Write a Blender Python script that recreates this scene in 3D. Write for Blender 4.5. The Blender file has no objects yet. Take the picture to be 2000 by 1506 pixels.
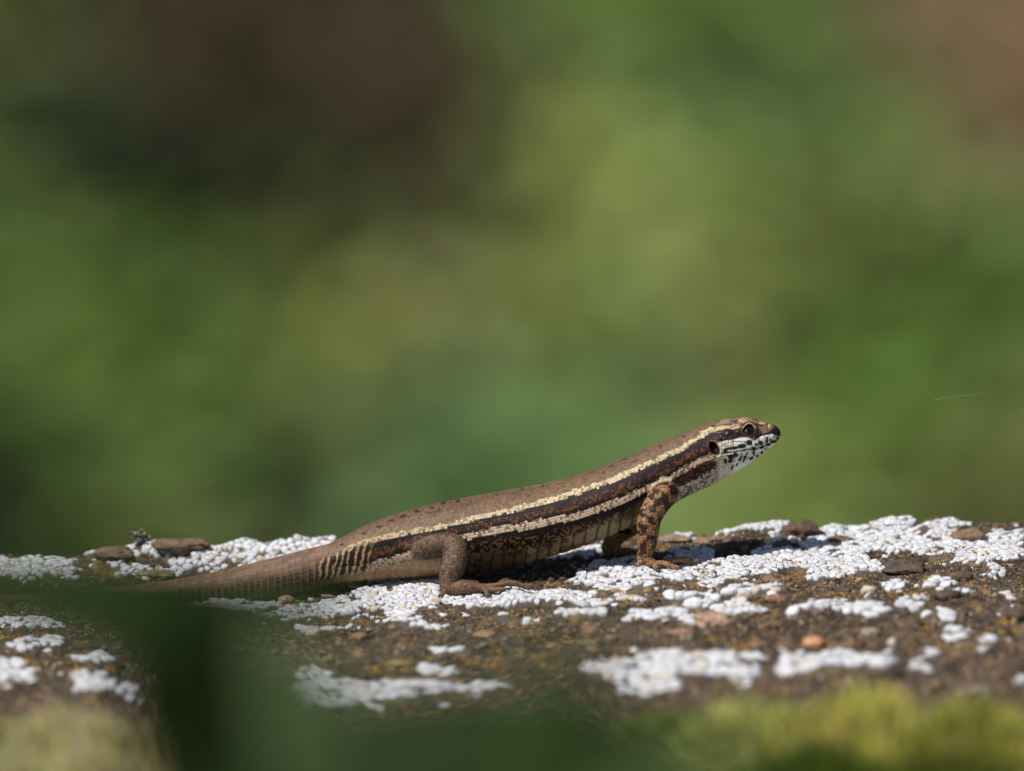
import bpy, math, random
import numpy as np
from mathutils import Vector

random.seed(7)
RNG = np.random.default_rng(11)
scene = bpy.context.scene
C = scene.collection
MM = 0.001

# ------------------------------------------------------------------ camera
ELEV = math.radians(9.0)
DIST = 2000.0                       # mm from camera to the lizard
PXMM = 13.5                         # photo pixels per mm at the lizard
CE, SE = math.cos(ELEV), math.sin(ELEV)
AIM = np.array([0.0, 0.0, (1110 - 753) / PXMM / CE])
CAMP = AIM + DIST * np.array([0.0, -CE, SE])
cam_d = bpy.data.cameras.new('camera')
cam = bpy.data.objects.new('camera', cam_d)
C.objects.link(cam)
cam.location = CAMP * MM
cam.rotation_euler = (math.radians(90) - ELEV, 0, 0)
cam_d.sensor_width = 36.0
cam_d.lens = 36.0 * DIST / (2000 / PXMM)
cam_d.clip_start = 0.05
cam_d.clip_end = 2000.0
cam_d.dof.use_dof = True
cam_d.dof.focus_distance = 1.996
cam_d.dof.aperture_fstop = cam_d.lens / 36.0
scene.camera = cam

# ------------------------------------------------------------------ light
TO_SUN = Vector((-0.52, -0.43, 1.0)).normalized()
sun_el = math.asin(TO_SUN.z)
world = bpy.data.worlds.new('World')
scene.world = world
world.use_nodes = True
wn = world.node_tree
sky = wn.nodes.new('ShaderNodeTexSky')
sky.sky_type = 'NISHITA'
sky.sun_disc = False
sky.sun_elevation = sun_el
sky.sun_rotation = math.atan2(TO_SUN.x, TO_SUN.y)
wn.links.new(sky.outputs[0], wn.nodes['Background'].inputs[0])
wn.nodes['Background'].inputs[1].default_value = 0.06
sun_d = bpy.data.lights.new('sun', 'SUN')
sun_d.energy = 4.7
sun_d.angle = math.radians(0.53)
sun_d.color = (1.0, 0.955, 0.89)
sun = bpy.data.objects.new('sun', sun_d)
C.objects.link(sun)
sun.rotation_euler = (-TO_SUN).to_track_quat('-Z', 'Y').to_euler()
scene.view_settings.view_transform = 'Standard'
scene.view_settings.look = 'None'
scene.view_settings.exposure = 0.0
scene.view_settings.gamma = 1.0
scene.render.engine = 'CYCLES'
scene.cycles.use_denoising = True
scene.cycles.max_bounces = 6


# ------------------------------------------------------------------ helpers
def proj(x, y, z):
    """world mm -> photo pixels (2000 wide)"""
    dx = x - CAMP[0]; dy = y - CAMP[1]; dz = z - CAMP[2]
    depth = dy * CE - dz * SE
    up = dy * SE + dz * CE
    k = DIST * PXMM / depth
    return 1000 + dx * k, 753 - up * k


def unproj(px, py, y):
    """photo pixel on the vertical plane at depth y -> world mm"""
    px = np.asarray(px, float); py = np.asarray(py, float)
    u = (px - 1000) / (DIST * PXMM); v = (753 - py) / (DIST * PXMM)
    dx = u; dy = CE + v * SE; dz = -SE + v * CE
    t = (y - CAMP[1]) / dy
    return CAMP[0] + dx * t, CAMP[2] + dz * t


def P(px, py, y):
    x, z = unproj(px, py, y)
    return np.array([float(x), float(y), float(z)])


def lin(rgb):
    c = np.asarray(rgb, float) / 255.0
    return np.where(c <= 0.04045, c / 12.92, ((c + 0.055) / 1.055) ** 2.4)


def hash3(i, j, k, seed=0):
    n = (i.astype(np.int64) * 374761393 + j.astype(np.int64) * 668265263 + k.astype(np.int64) * 2147483647
         + seed * 1274126177) & 0xFFFFFFFF
    n = ((n ^ (n >> 13)) * 1274126177) & 0xFFFFFFFF
    n = ((n ^ (n >> 16)) * 2246822519) & 0xFFFFFFFF
    n = n ^ (n >> 15)
    return (n & 0xFFFFFF) / float(0xFFFFFF)


def noise3(x, y, z, seed=0):
    x, y, z = np.broadcast_arrays(np.asarray(x, float), np.asarray(y, float), np.asarray(z, float))
    xi, yi, zi = np.floor(x), np.floor(y), np.floor(z)
    fx, fy, fz = x - xi, y - yi, z - zi
    fx = fx * fx * (3 - 2 * fx); fy = fy * fy * (3 - 2 * fy); fz = fz * fz * (3 - 2 * fz)
    r = 0
    for a in (0, 1):
        for b in (0, 1):
            for c in (0, 1):
                w = (fx if a else 1 - fx) * (fy if b else 1 - fy) * (fz if c else 1 - fz)
                r = r + w * hash3(xi + a, yi + b, zi + c, seed)
    return r * 2 - 1


def fbm(x, y, z=0.0, oct=4, seed=0):
    r = 0; a = 1.0; f = 1.0
    for o in range(oct):
        r = r + a * noise3(np.asarray(x) * f, np.asarray(y) * f, np.asarray(z) * f, seed + o * 17)
        a *= 0.5; f *= 2.03
    return r


def sstep(a, b, x):
    t = np.clip((x - a) / (b - a), 0, 1)
    return t * t * (3 - 2 * t)


def mesh_from(name, verts, faces, smooth=True, scale=MM):
    """verts Nx3 (mm), faces: list of int arrays (each MxK) or a single array"""
    me = bpy.data.meshes.new(name)
    if isinstance(faces, np.ndarray):
        faces = [faces]
    verts = np.asarray(verts, np.float64) * scale
    me.vertices.add(len(verts))
    me.vertices.foreach_set('co', verts.astype(np.float32).ravel())
    tot = np.concatenate([np.full(len(f), f.shape[1], np.int32) for f in faces])
    idx = np.concatenate([f.ravel() for f in faces]).astype(np.int32)
    me.loops.add(len(idx))
    me.loops.foreach_set('vertex_index', idx)
    me.polygons.add(len(tot))
    me.polygons.foreach_set('loop_start', np.concatenate([[0], np.cumsum(tot)[:-1]]).astype(np.int32))
    me.polygons.foreach_set('use_smooth', np.full(len(tot), smooth))
    me.update(calc_edges=True)
    me.validate()
    return me


def set_color(me, col, name='tint'):
    a = me.color_attributes.new(name, 'FLOAT_COLOR', 'POINT')
    c = np.ones((len(me.vertices), 4), np.float32)
    c[:, :3] = col
    a.data.foreach_set('color', c.ravel())


def link(name, me, mat=None, parent=None):
    o = bpy.data.objects.new(name, me)
    C.objects.link(o)
    if mat is not None and me is not None and not me.materials:
        me.materials.append(mat)
    if parent is not None:
        o.parent = parent
    return o


def tag(o, label=None, cat=None, group=None, kind=None):
    if label: o['label'] = label
    if cat: o['category'] = cat
    if group: o['group'] = group
    if kind: o['kind'] = kind
    return o


def material(name, color=None, rough=0.6, spec=0.3, attr=None, noise_scale=None, noise_amt=0.25, bump=None, bump_scale=None,
             transl=0.0):
    m = bpy.data.materials.new(name)
    m.use_nodes = True
    nt = m.node_tree
    b = nt.nodes['Principled BSDF']
    b.inputs['Roughness'].default_value = rough
    b.inputs['Specular IOR Level'].default_value = spec
    if attr:
        src = nt.nodes.new('ShaderNodeAttribute'); src.attribute_name = attr
        out = src.outputs['Color']
    else:
        src = nt.nodes.new('ShaderNodeRGB'); src.outputs[0].default_value = (*color, 1)
        out = src.outputs[0]
    tc = nt.nodes.new('ShaderNodeTexCoord')
    if noise_scale:
        n = nt.nodes.new('ShaderNodeTexNoise'); n.inputs['Scale'].default_value = noise_scale
        n.inputs['Detail'].default_value = 5
        nt.links.new(tc.outputs['Object'], n.inputs['Vector'])
        mr = nt.nodes.new('ShaderNodeMapRange')
        mr.inputs['From Min'].default_value = 0.3; mr.inputs['From Max'].default_value = 0.7
        mr.inputs['To Min'].default_value = 1 - noise_amt; mr.inputs['To Max'].default_value = 1 + noise_amt
        nt.links.new(n.outputs['Fac'], mr.inputs['Value'])
        mx = nt.nodes.new('ShaderNodeVectorMath'); mx.operation = 'SCALE'
        nt.links.new(out, mx.inputs[0]); nt.links.new(mr.outputs[0], mx.inputs['Scale'])
        out = mx.outputs[0]
    nt.links.new(out, b.inputs['Base Color'])
    if bump:
        n2 = nt.nodes.new('ShaderNodeTexNoise'); n2.inputs['Scale'].default_value = bump_scale
        n2.inputs['Detail'].default_value = 6
        nt.links.new(tc.outputs['Object'], n2.inputs['Vector'])
        bp = nt.nodes.new('ShaderNodeBump'); bp.inputs['Strength'].default_value = 0.8
        bp.inputs['Distance'].default_value = bump
        nt.links.new(n2.outputs['Fac'], bp.inputs['Height'])
        nt.links.new(bp.outputs[0], b.inputs['Normal'])
    if transl:
        tr = nt.nodes.new('ShaderNodeBsdfTranslucent'); nt.links.new(out, tr.inputs['Color'])
        ms = nt.nodes.new('ShaderNodeMixShader'); ms.inputs[0].default_value = transl
        nt.links.new(b.outputs[0], ms.inputs[1]); nt.links.new(tr.outputs[0], ms.inputs[2])
        nt.links.new(ms.outputs[0], nt.nodes['Material Output'].inputs['Surface'])
    return m


def catmull(pts, n):
    pts = np.asarray(pts, float)
    p = np.vstack([2 * pts[0] - pts[1], pts, 2 * pts[-1] - pts[-2]])
    out = []
    for i in range(1, len(p) - 2):
        t = np.linspace(0, 1, n, endpoint=False)[:, None]
        a, b, c, d = p[i - 1], p[i], p[i + 1], p[i + 2]
        out.append(0.5 * (2 * b + (c - a) * t + (2 * a - 5 * b + 4 * c - d) * t ** 2 + (3 * b - a - 3 * c + d) * t ** 3))
    out.append(pts[-1][None])
    return np.vstack(out)


def tube(pts, rad, seg=12):
    """closed round tube along pts; returns verts, quads, tris"""
    pts = np.asarray(pts, float); n = len(pts)
    tan = np.gradient(pts, axis=0); tan /= np.linalg.norm(tan, axis=1)[:, None] + 1e-12
    up = np.array([0.13, 0.31, 0.94]); nrm = np.zeros_like(pts)
    prev = np.cross(tan[0], up); prev /= np.linalg.norm(prev)
    for i in range(n):
        v = prev - tan[i] * prev.dot(tan[i]); v /= np.linalg.norm(v) + 1e-12
        nrm[i] = v; prev = v
    bi = np.cross(tan, nrm)
    a = np.linspace(0, 2 * np.pi, seg, endpoint=False)
    ring = pts[:, None] + np.asarray(rad)[:, None, None] * (np.cos(a)[None, :, None] * nrm[:, None] + np.sin(a)[None, :, None] * bi[:, None])
    v = ring.reshape(-1, 3)
    v = np.vstack([v, pts[0] - tan[0] * rad[0] * 0.5, pts[-1] + tan[-1] * rad[-1] * 0.5])
    i = np.arange(n - 1)[:, None] * seg; j = np.arange(seg)[None]; j2 = (j + 1) % seg
    q = np.stack([i + j, i + j2, i + seg + j2, i + seg + j], -1).reshape(-1, 4)
    j = np.arange(seg); j2 = (j + 1) % seg
    t1 = np.stack([np.full(seg, n * seg), j2, j], -1)
    o = (n - 1) * seg
    t2 = np.stack([np.full(seg, n * seg + 1), o + j, o + j2], -1)
    return v, q, np.vstack([t1, t2])


class Soup:
    def __init__(s): s.v = []; s.f = {}; s.n = 0; s.c = []
    def add(s, v, *faces, col=None):
        for f in faces:
            s.f.setdefault(f.shape[1], []).append(f + s.n)
        s.v.append(v); s.n += len(v)
        if col is not None: s.c.append(np.broadcast_to(col, (len(v), 3)))
    def mesh(s, name, smooth=True):
        me = mesh_from(name, np.vstack(s.v), [np.vstack(f) for f in s.f.values()], smooth)
        if s.c: set_color(me, np.vstack(s.c))
        return me


def ico(sub):
    import bmesh
    bm = bmesh.new(); bmesh.ops.create_icosphere(bm, subdivisions=sub, radius=1.0)
    v = np.array([x.co[:] for x in bm.verts]); f = np.array([[q.index for q in p.verts] for p in bm.faces]); bm.free()
    return v, f


ICO1, ICO2, ICO3 = ico(1), ico(2), ico(4)

# ------------------------------------------------------------------ ground and bank
GZ = -620.0
BANKY = 1900.0
gx = np.array([-1, 1, 1, -1]) * 4e5; gy = np.array([-1, -1, 1, 1]) * 4e5
m_soil = material('soil', lin((96, 84, 58)), 0.9, 0.1, noise_scale=9.0, noise_amt=0.45, bump=0.01, bump_scale=40)
o = link('ground', mesh_from('ground', np.stack([gx, gy, np.full(4, GZ)], 1), np.array([[0, 1, 2, 3]])), m_soil)
tag(o, 'bare brown soil stretching away below the rock', 'ground', kind='structure')


def bank_z(x, y):
    t = np.clip((y - BANKY) / 1900.0, 0, 1)
    h = GZ - 30 + 1750 * (t * 0.86 + 0.14 * sstep(0, 1, t))
    return h + (35 * fbm(x / 420, y / 420, 3.0, 3, 5) + 6 * fbm(x / 60, y / 60, 1.0, 3, 9)) * sstep(0, 0.06, t)


nx, ny = 260, 120
X, Y = np.meshgrid(np.linspace(-2600, 2600, nx), np.linspace(BANKY - 20, BANKY + 2100, ny))
Z = bank_z(X, Y)
idx = np.arange(nx * ny).reshape(ny, nx)
quad = lambda I: np.stack([I[:-1, :-1], I[:-1, 1:], I[1:, 1:], I[1:, :-1]], -1).reshape(-1, 4)
m_earth = material('bank_earth', lin((92, 78, 58)), 0.95, 0.1, noise_scale=14.0, noise_amt=0.4, bump=0.008, bump_scale=60)
bank = link('bank', mesh_from('bank', np.stack([X.ravel(), Y.ravel(), Z.ravel()], 1), quad(idx)), m_earth)
tag(bank, 'blurred bare brown earth bank rising behind the rock', 'bank', kind='structure')

# ------------------------------------------------------------------ rock
SKY = np.array([(-120, 1092), (0, 1088), (100, 1092), (200, 1080), (260, 1070), (350, 1070), (410, 1075), (440, 1070), (520, 1058), (620, 1062),
                (800, 1062), (1000, 1056), (1170, 1050), (1250, 1046), (1320, 1042), (1400, 1046), (1440, 1036), (1480, 1028), (1550, 1026),
                (1600, 1042), (1640, 1032), (1700, 1032), (1740, 1022), (1790, 1018), (1820, 1008), (1860, 1014), (1900, 1026),
                (1960, 1021), (2000, 1021), (2120, 1026)], float)
YC = 17.0
sx, sz = unproj(SKY[:, 0], SKY[:, 1], YC)
PX = lambda p: (np.asarray(p, float) - 1000) / PXMM


def rowfn(pairs):
    a = np.array(pairs, float)
    return lambda x: np.interp(x, PX(a[:, 0]), a[:, 1])


ROWS = [(-420, rowfn([(0, -260), (2000, -260)])),
        (-275, rowfn([(0, -60), (2000, -58)])),
        (-248, rowfn([(0, -14), (2000, -12)])),
        (-228, rowfn([(0, -5), (2000, -3)])),
        (-165, rowfn([(0, -3.5), (2000, -2.5)])),
        (-135, rowfn([(0, -5.5), (1000, -4.5), (2000, -3.2)])),
        (-108, rowfn([(0, -4.8), (1000, -4.0), (2000, -2.6)])),
        (-60, rowfn([(0, -5.0), (700, -4.6), (1000, -3.0), (1300, -1.2), (2000, -0.2)])),
        (-26, rowfn([(0, -5.2), (450, -5.2), (750, -3.6), (1000, -2.4), (1265, -0.3), (1500, 0.6), (2000, 1.4)])),
        (-10, rowfn([(0, -5.2), (350, -5.2), (600, -4.2), (900, -2.5), (1030, -1.9), (1265, 0.7), (1400, 1.0), (2000, 1.9)])),
        (0, rowfn([(0, -4.8), (350, -5.2), (450, -5.2), (550, -4.6), (640, -4.0), (780, -3.2), (900, -2.0), (1000, -1.4), (1100, -0.8),
                   (1250, 0.4), (1400, 0.7), (2000, 2.3)])),
        (9, rowfn([(0, -3.4), (450, -3.0), (640, -2.4), (900, -1.4), (1190, 0.6), (1400, 0.9), (1500, 1.3), (1640, 1.5), (2000, 2.9)])),
        (YC, lambda x: np.interp(x, sx, sz)),
        (27, lambda x: np.interp(x, sx, sz) - 4.0),
        (50, lambda x: np.interp(x, sx, sz) * 0.5 - 24.0),
        (90, lambda x: np.interp(x, sx, sz) * 0 - 90.0)]


def base_h(x, y):
    ys = np.array([r[0] for r in ROWS], float)
    H = np.stack([r[1](x) for r in ROWS])
    y = np.clip(y, ys[0], ys[-1] - 1e-6)
    k = np.clip(np.searchsorted(ys, y, side='right') - 1, 0, len(ys) - 2)
    t = (y - ys[k]) / (ys[k + 1] - ys[k])
    t = t * 0.6 + 0.4 * t * t * (3 - 2 * t)
    ii = np.arange(len(np.ravel(x)))
    H = H.reshape(len(ys), -1); k = np.ravel(k); t = np.ravel(t)
    return (H[k, ii] * (1 - t) + H[k + 1, ii] * t).reshape(np.shape(x))


# white lichen patches (photo position, half size) on the rock
WHITE = [(1330, 1042, 26, 6), (1368, 1051, 24, 6), (1425, 1042, 34, 8), (1345, 1086, 62, 13), (1450, 1092, 60, 12), (1750, 1065, 300, 48), (1560, 1105, 170, 34), (1900, 1080, 130, 36), (1380, 1120, 120, 38), (1200, 1130, 110, 40), (1480, 1030, 90, 25),
         (1050, 1172, 130, 20), (940, 1178, 90, 22), (790, 1160, 90, 30), (640, 1195, 130, 24), (480, 1185, 100, 16), (800, 1188, 90, 16),
         (520, 1085, 130, 34), (300, 1100, 190, 36), (90, 1115, 120, 34), (600, 1072, 60, 20), (1130, 1172, 120, 16), (1230, 1170, 60, 14),
         (1130, 1078, 70, 20), (1475, 1160, 85, 11), (1350, 1175, 60, 12), (1450, 1193, 70, 12), (1580, 1198, 50, 10), (1640, 1185, 50, 20), (1705, 1203, 30, 16),
         (1290, 1208, 70, 12), (1130, 1205, 60, 7), (1765, 1188, 18, 9), (1705, 1160, 12, 8), (1803, 1178, 22, 12), (1640, 1150, 14, 6),
         (1745, 1150, 34, 10), (1830, 1145, 40, 14), (1938, 1122, 24, 14), (1970, 1158, 26, 11), (1965, 1185, 20, 9), (1838, 1200, 34, 7), (1880, 1238, 26, 13),
         (1938, 1256, 20, 16), (1750, 1262, 26, 13), (1815, 1275, 20, 11), (1800, 1312, 28, 10), (1700, 1300, 60, 18), (1250, 1315, 110, 40),
         (1430, 1300, 70, 28), (1560, 1300, 60, 26), (1640, 1288, 50, 18), (660, 1355, 110, 30), (820, 1350, 90, 18), (620, 1320, 40, 10), (870, 1273, 50, 6), (860, 1312, 40, 9),
         (940, 1345, 60, 14), (30, 1320, 60, 22), (190, 1335, 55, 18), (40, 1266, 40, 8), (95, 1262, 30, 8), (175, 1292, 55, 10), (250, 1350, 40, 14),
         (70, 1225, 70, 14), (800, 1225, 60, 7), (620, 1235, 60, 6), (1000, 1210, 50, 8), (1880, 1160, 22, 9), (1350, 1215, 30, 9), (1990, 1330, 30, 10),
         (1215, 1320, 60, 30), (1330, 1290, 50, 14)]
BROWN = [(1575, 1034, 24, 14), (1400, 1058, 40, 8), (1310, 1060, 36, 7), (1900, 1046, 40, 14), (1765, 1102, 60, 16), (1540, 1125, 34, 10),
         (350, 1066, 70, 8), (230, 1072, 36, 6), (1430, 1150, 30, 6), (1640, 1058, 20, 5), (290, 1105, 50, 9), (1250, 1165, 30, 6), (1335, 1064, 36, 5), (1450, 1070, 26, 4), (1060, 1098, 80, 8),
         (720, 1152, 30, 6), (560, 1172, 90, 6), (980, 1200, 60, 6), (1500, 1185, 40, 5)]


def white_mask(x, y, z):
    px, py = proj(x, y, z)
    m = np.full(np.shape(x), -1.0)
    for (cx, cy, rx, ry) in WHITE:
        d = 1 - np.sqrt(((px - cx) / rx) ** 2 + ((py - cy) / ry) ** 2)
        m = np.maximum(m, d * min(1.0, rx / 40.0) * 1.2)
    for (cx, cy, rx, ry) in BROWN:
        d = 1 - np.sqrt(((px - cx) / rx) ** 2 + ((py - cy) / ry) ** 2)
        m = np.minimum(m, -d * 1.5)
    outside = (px < -60) | (px > 2060)
    m = np.where(outside, 0.9 * fbm(x / 22, y / 30, 7.0, 2, 31) - 0.05, m)
    m = np.where(y > YC + 9, 0.8 * fbm(x / 15, y / 15, 2.0, 2, 37) + 0.1, m)
    return m + 0.30 * fbm(x / 5.5, y / 9.0, 4.0, 2, 41) + 0.30 * fbm(x / 2.2, y / 3.6, 2.0, 2, 43)


def spaced(a, b, f):
    v = [a]
    while v[-1] < b: v.append(v[-1] + f(v[-1]))
    return np.array(v)


xs = spaced(-330, 330, lambda x: 0.26 if abs(x) < 80 else min(6.0, 0.26 + (abs(x) - 80) * 0.06))
ys = spaced(-420, 90, lambda y: 0.26 if -22 < y < 24 else min(6.0, 0.26 + (max(-22 - y, y - 24, 0)) * 0.022))
RX, RY = np.meshgrid(xs, ys)
RB = base_h(RX, RY)
RW = white_mask(RX, RY, RB)
amp = 1.0 - 0.45 * np.exp(-((RY + 6) / 9) ** 2)
RZ = RB + amp * (0.75 * fbm(RX / 9, RY / 11, 0.3, 2, 3) + 0.42 * fbm(RX / 2.6, RY / 3.0, 0.7, 2, 13))
RZ = RZ + sstep(-0.1, 0.35, RW) * (0.40 + 0.45 * fbm(RX / 3.6, RY / 4.2, 8.0, 2, 19))                      # the crust stands on swollen ground
# the hollow behind the front foot and the ledge above it
RZ = RZ - 0.8 * np.exp(-((RX - PX(1370)) / 9.0) ** 2 - ((RY - 4.5) / 2.6) ** 2) - 1.0 * np.exp(-((RX - PX(1475)) / 5.0) ** 2 - ((RY - 7.0) / 2.0) ** 2)
RZ = RZ + 0.5 * np.exp(-((RX - PX(1390)) / 5.0) ** 2 - ((RY - 9.5) / 2.2) ** 2) + 0.5 * np.exp(-((RX - PX(1480)) / 6.0) ** 2 - ((RY - 12) / 3.0) ** 2)
grit = 0.16 * fbm(RX / 0.75, RY / 0.8, 1.9, 2, 23)
RZ = RZ + grit * (1 - sstep(0, 0.3, RW))


def bil(F, x, y):
    x = np.clip(x, xs[0], xs[-1] - 1e-6); y = np.clip(y, ys[0], ys[-1] - 1e-6)
    i = np.clip(np.searchsorted(xs, x, side='right') - 1, 0, len(xs) - 2)
    j = np.clip(np.searchsorted(ys, y, side='right') - 1, 0, len(ys) - 2)
    u = (x - xs[i]) / (xs[i + 1] - xs[i]); v = (y - ys[j]) / (ys[j + 1] - ys[j])
    return (F[j, i] * (1 - u) + F[j, i + 1] * u) * (1 - v) + (F[j + 1, i] * (1 - u) + F[j + 1, i + 1] * u) * v


gh = lambda x, y: bil(RZ, x, y)

# rock colour: weathered brown stone with grit, dark algae and ochre stains of their own shape
n1 = fbm(RX / 7, RY / 9, 5.0, 3, 51); n2 = fbm(RX / 1.3, RY / 1.5, 6.0, 2, 61); n3 = noise3(RX / 0.55, RY / 0.6, 0.5, 71)
col = np.zeros(RX.shape + (3,))
col[:] = lin((80, 69, 58))
col += (lin((66, 56, 46)) - col) * sstep(0.0, 0.7, n1)[..., None] * 0.9
col += (lin((148, 118, 84)) - col) * sstep(0.35, 0.9, n2)[..., None] * 0.6
col += (lin((40, 34, 28)) - col) * sstep(0.3, 0.9, -n2)[..., None] * 0.6
col += (lin((176, 160, 138)) - col) * sstep(0.62, 0.85, n3)[..., None] * 0.6
och = sstep(0.25, 0.6, fbm(RX / 6, RY / 6, 9.0, 2, 81)) * sstep(-0.1, 0.4, n2 + n3 * 0.5)
col += (lin((124, 98, 44)) - col) * och[..., None] * 0.4
col += (lin((100, 92, 82)) - col) * sstep(0.1, 0.3, RW)[..., None] * 0.7
ix = np.arange(RX.size).reshape(RX.shape)
V = np.stack([RX, RY, RZ], -1).reshape(-1, 3)
CC = col.reshape(-1, 3)
# skirt down to the ground
ring = np.concatenate([ix[0, :], ix[1:, -1], ix[-1, -2::-1], ix[-2:0:-1, 0]])
nr = len(ring)
low = V[ring].copy(); low[:, 2] = GZ - 5; low[:, 0] *= 1.04; low[:, 1] = low[:, 1] * 1.04
V2 = np.vstack([V, low]); CC = np.vstack([CC, CC[ring]])
a = np.arange(nr); b = (a + 1) % nr
sk = np.stack([len(V) + a, len(V) + b, ring[b], ring[a]], -1)
me = mesh_from('rock', V2, [quad(ix), sk]); set_color(me, CC)
m_rock = material('rock_stone', attr='tint', rough=0.85, spec=0.2, noise_scale=1200, noise_amt=0.5, bump=0.0003, bump_scale=1800)
rock = link('rock', me, m_rock)
tag(rock, 'weathered brown rock top crusted with white lichen under the lizard', 'rock', kind='structure')

# ------------------------------------------------------------------ white lichen areoles: packed cells with cracks between
m_lich = material('white_lichen', attr='tint', rough=0.9, spec=0.12, noise_scale=2200, noise_amt=0.22, bump=0.0003, bump_scale=2200)
NA = 13


def areole_field(x0, x1, y0, y1, d, seed):
    rng = np.random.default_rng(seed)
    nxx = int((x1 - x0) / d); nyy = int((y1 - y0) / (d * 0.87))
    I, J = np.meshgrid(np.arange(nxx), np.arange(nyy))
    sx_ = x0 + (I + 0.5 * (J % 2)) * d + rng.uniform(-0.47, 0.47, I.shape) * d
    sy_ = y0 + J * d * 0.87 + rng.uniform(-0.45, 0.45, I.shape) * d
    gone = rng.random(I.shape) < 0.30 + 0.18 * np.sign(fbm(I / 6.0, J / 6.0, 1.0, 2, 77))
    ang = np.linspace(0, 2 * np.pi, NA, endpoint=False)
    r = np.full(I.shape + (NA,), d * 1.25)
    ux, uy = np.cos(ang), np.sin(ang)
    for dj in range(-3, 4):
        for di in range(-3, 4):
            if di == 0 and dj == 0: continue
            jj = J + dj; ii_ = I + di
            ok = (jj >= 0) & (jj < nyy) & (ii_ >= 0) & (ii_ < nxx)
            jc = np.clip(jj, 0, nyy - 1); ic = np.clip(ii_, 0, nxx - 1)
            ok &= ~gone[jc, ic]
            dx = sx_[jc, ic] - sx_; dy = sy_[jc, ic] - sy_
            dot = dx[..., None] * ux + dy[..., None] * uy
            q = (dx * dx + dy * dy)[..., None] / (2 * np.maximum(dot, 1e-6))
            r = np.where((dot > 1e-6) & ok[..., None], np.minimum(r, q), r)
    r = r * 0.62 + 0.19 * (np.roll(r, 1, -1) + np.roll(r, -1, -1))
    w = bil(RW, sx_, sy_)
    edge = 0.16 + 0.10 * rng.random(I.shape)
    hole = fbm(sx_ / 3.0, sy_ / 4.0, 6.0, 2, 119) > 0.78
    keep = ((~gone) & (w > edge) & ~hole & (rng.random(I.shape) > 0.03)) | ((w > -0.45) & (w <= edge) & (rng.random(I.shape) < 0.035))
    r = r * (1 + 0.07 * rng.normal(0, 1, r.shape).clip(-1.5, 1.5))
    scale = np.where(w < edge + 0.10, np.where(w < edge, rng.uniform(0.35, 0.8, I.shape), rng.uniform(0.6, 0.98, I.shape)), rng.uniform(0.95, 1.03, I.shape))
    return sx_[keep], sy_[keep], (r * scale[..., None])[keep], w[keep]


def areole_mesh_arrays(cx, cy, r, rng):
    n = len(cx)
    ang = np.linspace(0, 2 * np.pi, NA, endpoint=False)
    rm = r.mean(1)
    bul = sstep(-0.1, 0.7, fbm(cx / 3.2, cy / 3.6, 3.0, 2, 91))
    h = (0.17 + 0.16 * rm) * rng.uniform(0.6, 1.4, n) + bul * 0.28 * rm
    rings = [(1.03, -0.9), (0.965, 0.55), (0.78, 0.92)]
    tx, ty = rng.normal(0, 0.12, n), rng.normal(0, 0.12, n)
    out = np.zeros((n, NA * 3 + 1, 3))
    zc = gh(cx, cy)
    for k, (s, hh) in enumerate(rings):
        rr = r * s
        x = cx[:, None] + rr * np.cos(ang); y = cy[:, None] + rr * np.sin(ang)
        z = gh(x, y) * 0.6 + zc[:, None] * 0.4 + h[:, None] * hh
        if k: z = z + (x - cx[:, None]) * tx[:, None] + (y - cy[:, None]) * ty[:, None] + rng.normal(0, 0.06, x.shape) * rm[:, None]
        out[:, k * NA:(k + 1) * NA] = np.stack([x, y, z], -1)
    out[:, -1] = np.stack([cx, cy, zc + h * rng.uniform(0.85, 1.05, n)], -1)
    j = np.arange(NA); j2 = (j + 1) % NA
    q = np.vstack([np.stack([k * NA + j, k * NA + j2, (k + 1) * NA + j2, (k + 1) * NA + j], -1) for k in range(2)])
    t = np.stack([2 * NA + j, 2 * NA + j2, np.full(NA, 3 * NA)], -1)
    g = rng.random(n)
    c = lin((216, 217, 221))[None] * (0.80 + 0.20 * g[:, None])
    tan = rng.random(n) < 0.05
    c[tan] = lin((196, 186, 168))
    cols = np.repeat(c[:, None], NA * 3 + 1, 1)
    cols[:, :NA] = lin((84, 75, 66))                     # darker ring at the foot of each cell, for crack contrast
    cols[:, NA:2 * NA] *= 0.95
    return out, q, t, cols


f1 = areole_field(-120, 120, -24, 34, 0.95, 1)
f2 = areole_field(-125, 125, -128, -24.5, 1.45, 2)
ax = np.concatenate([f1[0], f2[0]]); ay = np.concatenate([f1[1], f2[1]]); ar = np.vstack([f1[2], f2[2]])
AV, AQ, AT, AC = areole_mesh_arrays(ax, ay, ar, np.random.default_rng(5))
apx, apy = proj(ax, ay, gh(ax, ay))
inview = (apx > 0) & (apx < 2000) & (ay > -24) & (ay < 18) & ~((apx < 1310) & (apx > 1240) & (apy > 1090) & (apy < 1115))
score = np.where(inview, ar.mean(1), -1)
big = np.argsort(-score)[:280]
rest = np.setdiff1d(np.arange(len(ax)), big)
nv = AV.shape[1]
off = (np.arange(len(rest)) * nv)[:, None, None]
me = mesh_from('lichen_crust', AV[rest].reshape(-1, 3), [(AQ[None] + off).reshape(-1, 4), (AT[None] + off).reshape(-1, 3)])
set_color(me, AC[rest].reshape(-1, 3))
o = link('lichen_crust', me, m_lich, rock); tag(o, kind='stuff')
for k in big:
    me = mesh_from('lichen_areole', AV[k], [AQ, AT]); set_color(me, AC[k])
    link('lichen_areole', me, m_lich, rock)

# ------------------------------------------------------------------ pebbles bedded in the rock
m_peb = material('pebble_stone', attr='tint', rough=0.8, spec=0.2, noise_scale=1500, noise_amt=0.45, bump=0.0002, bump_scale=2400)


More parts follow.
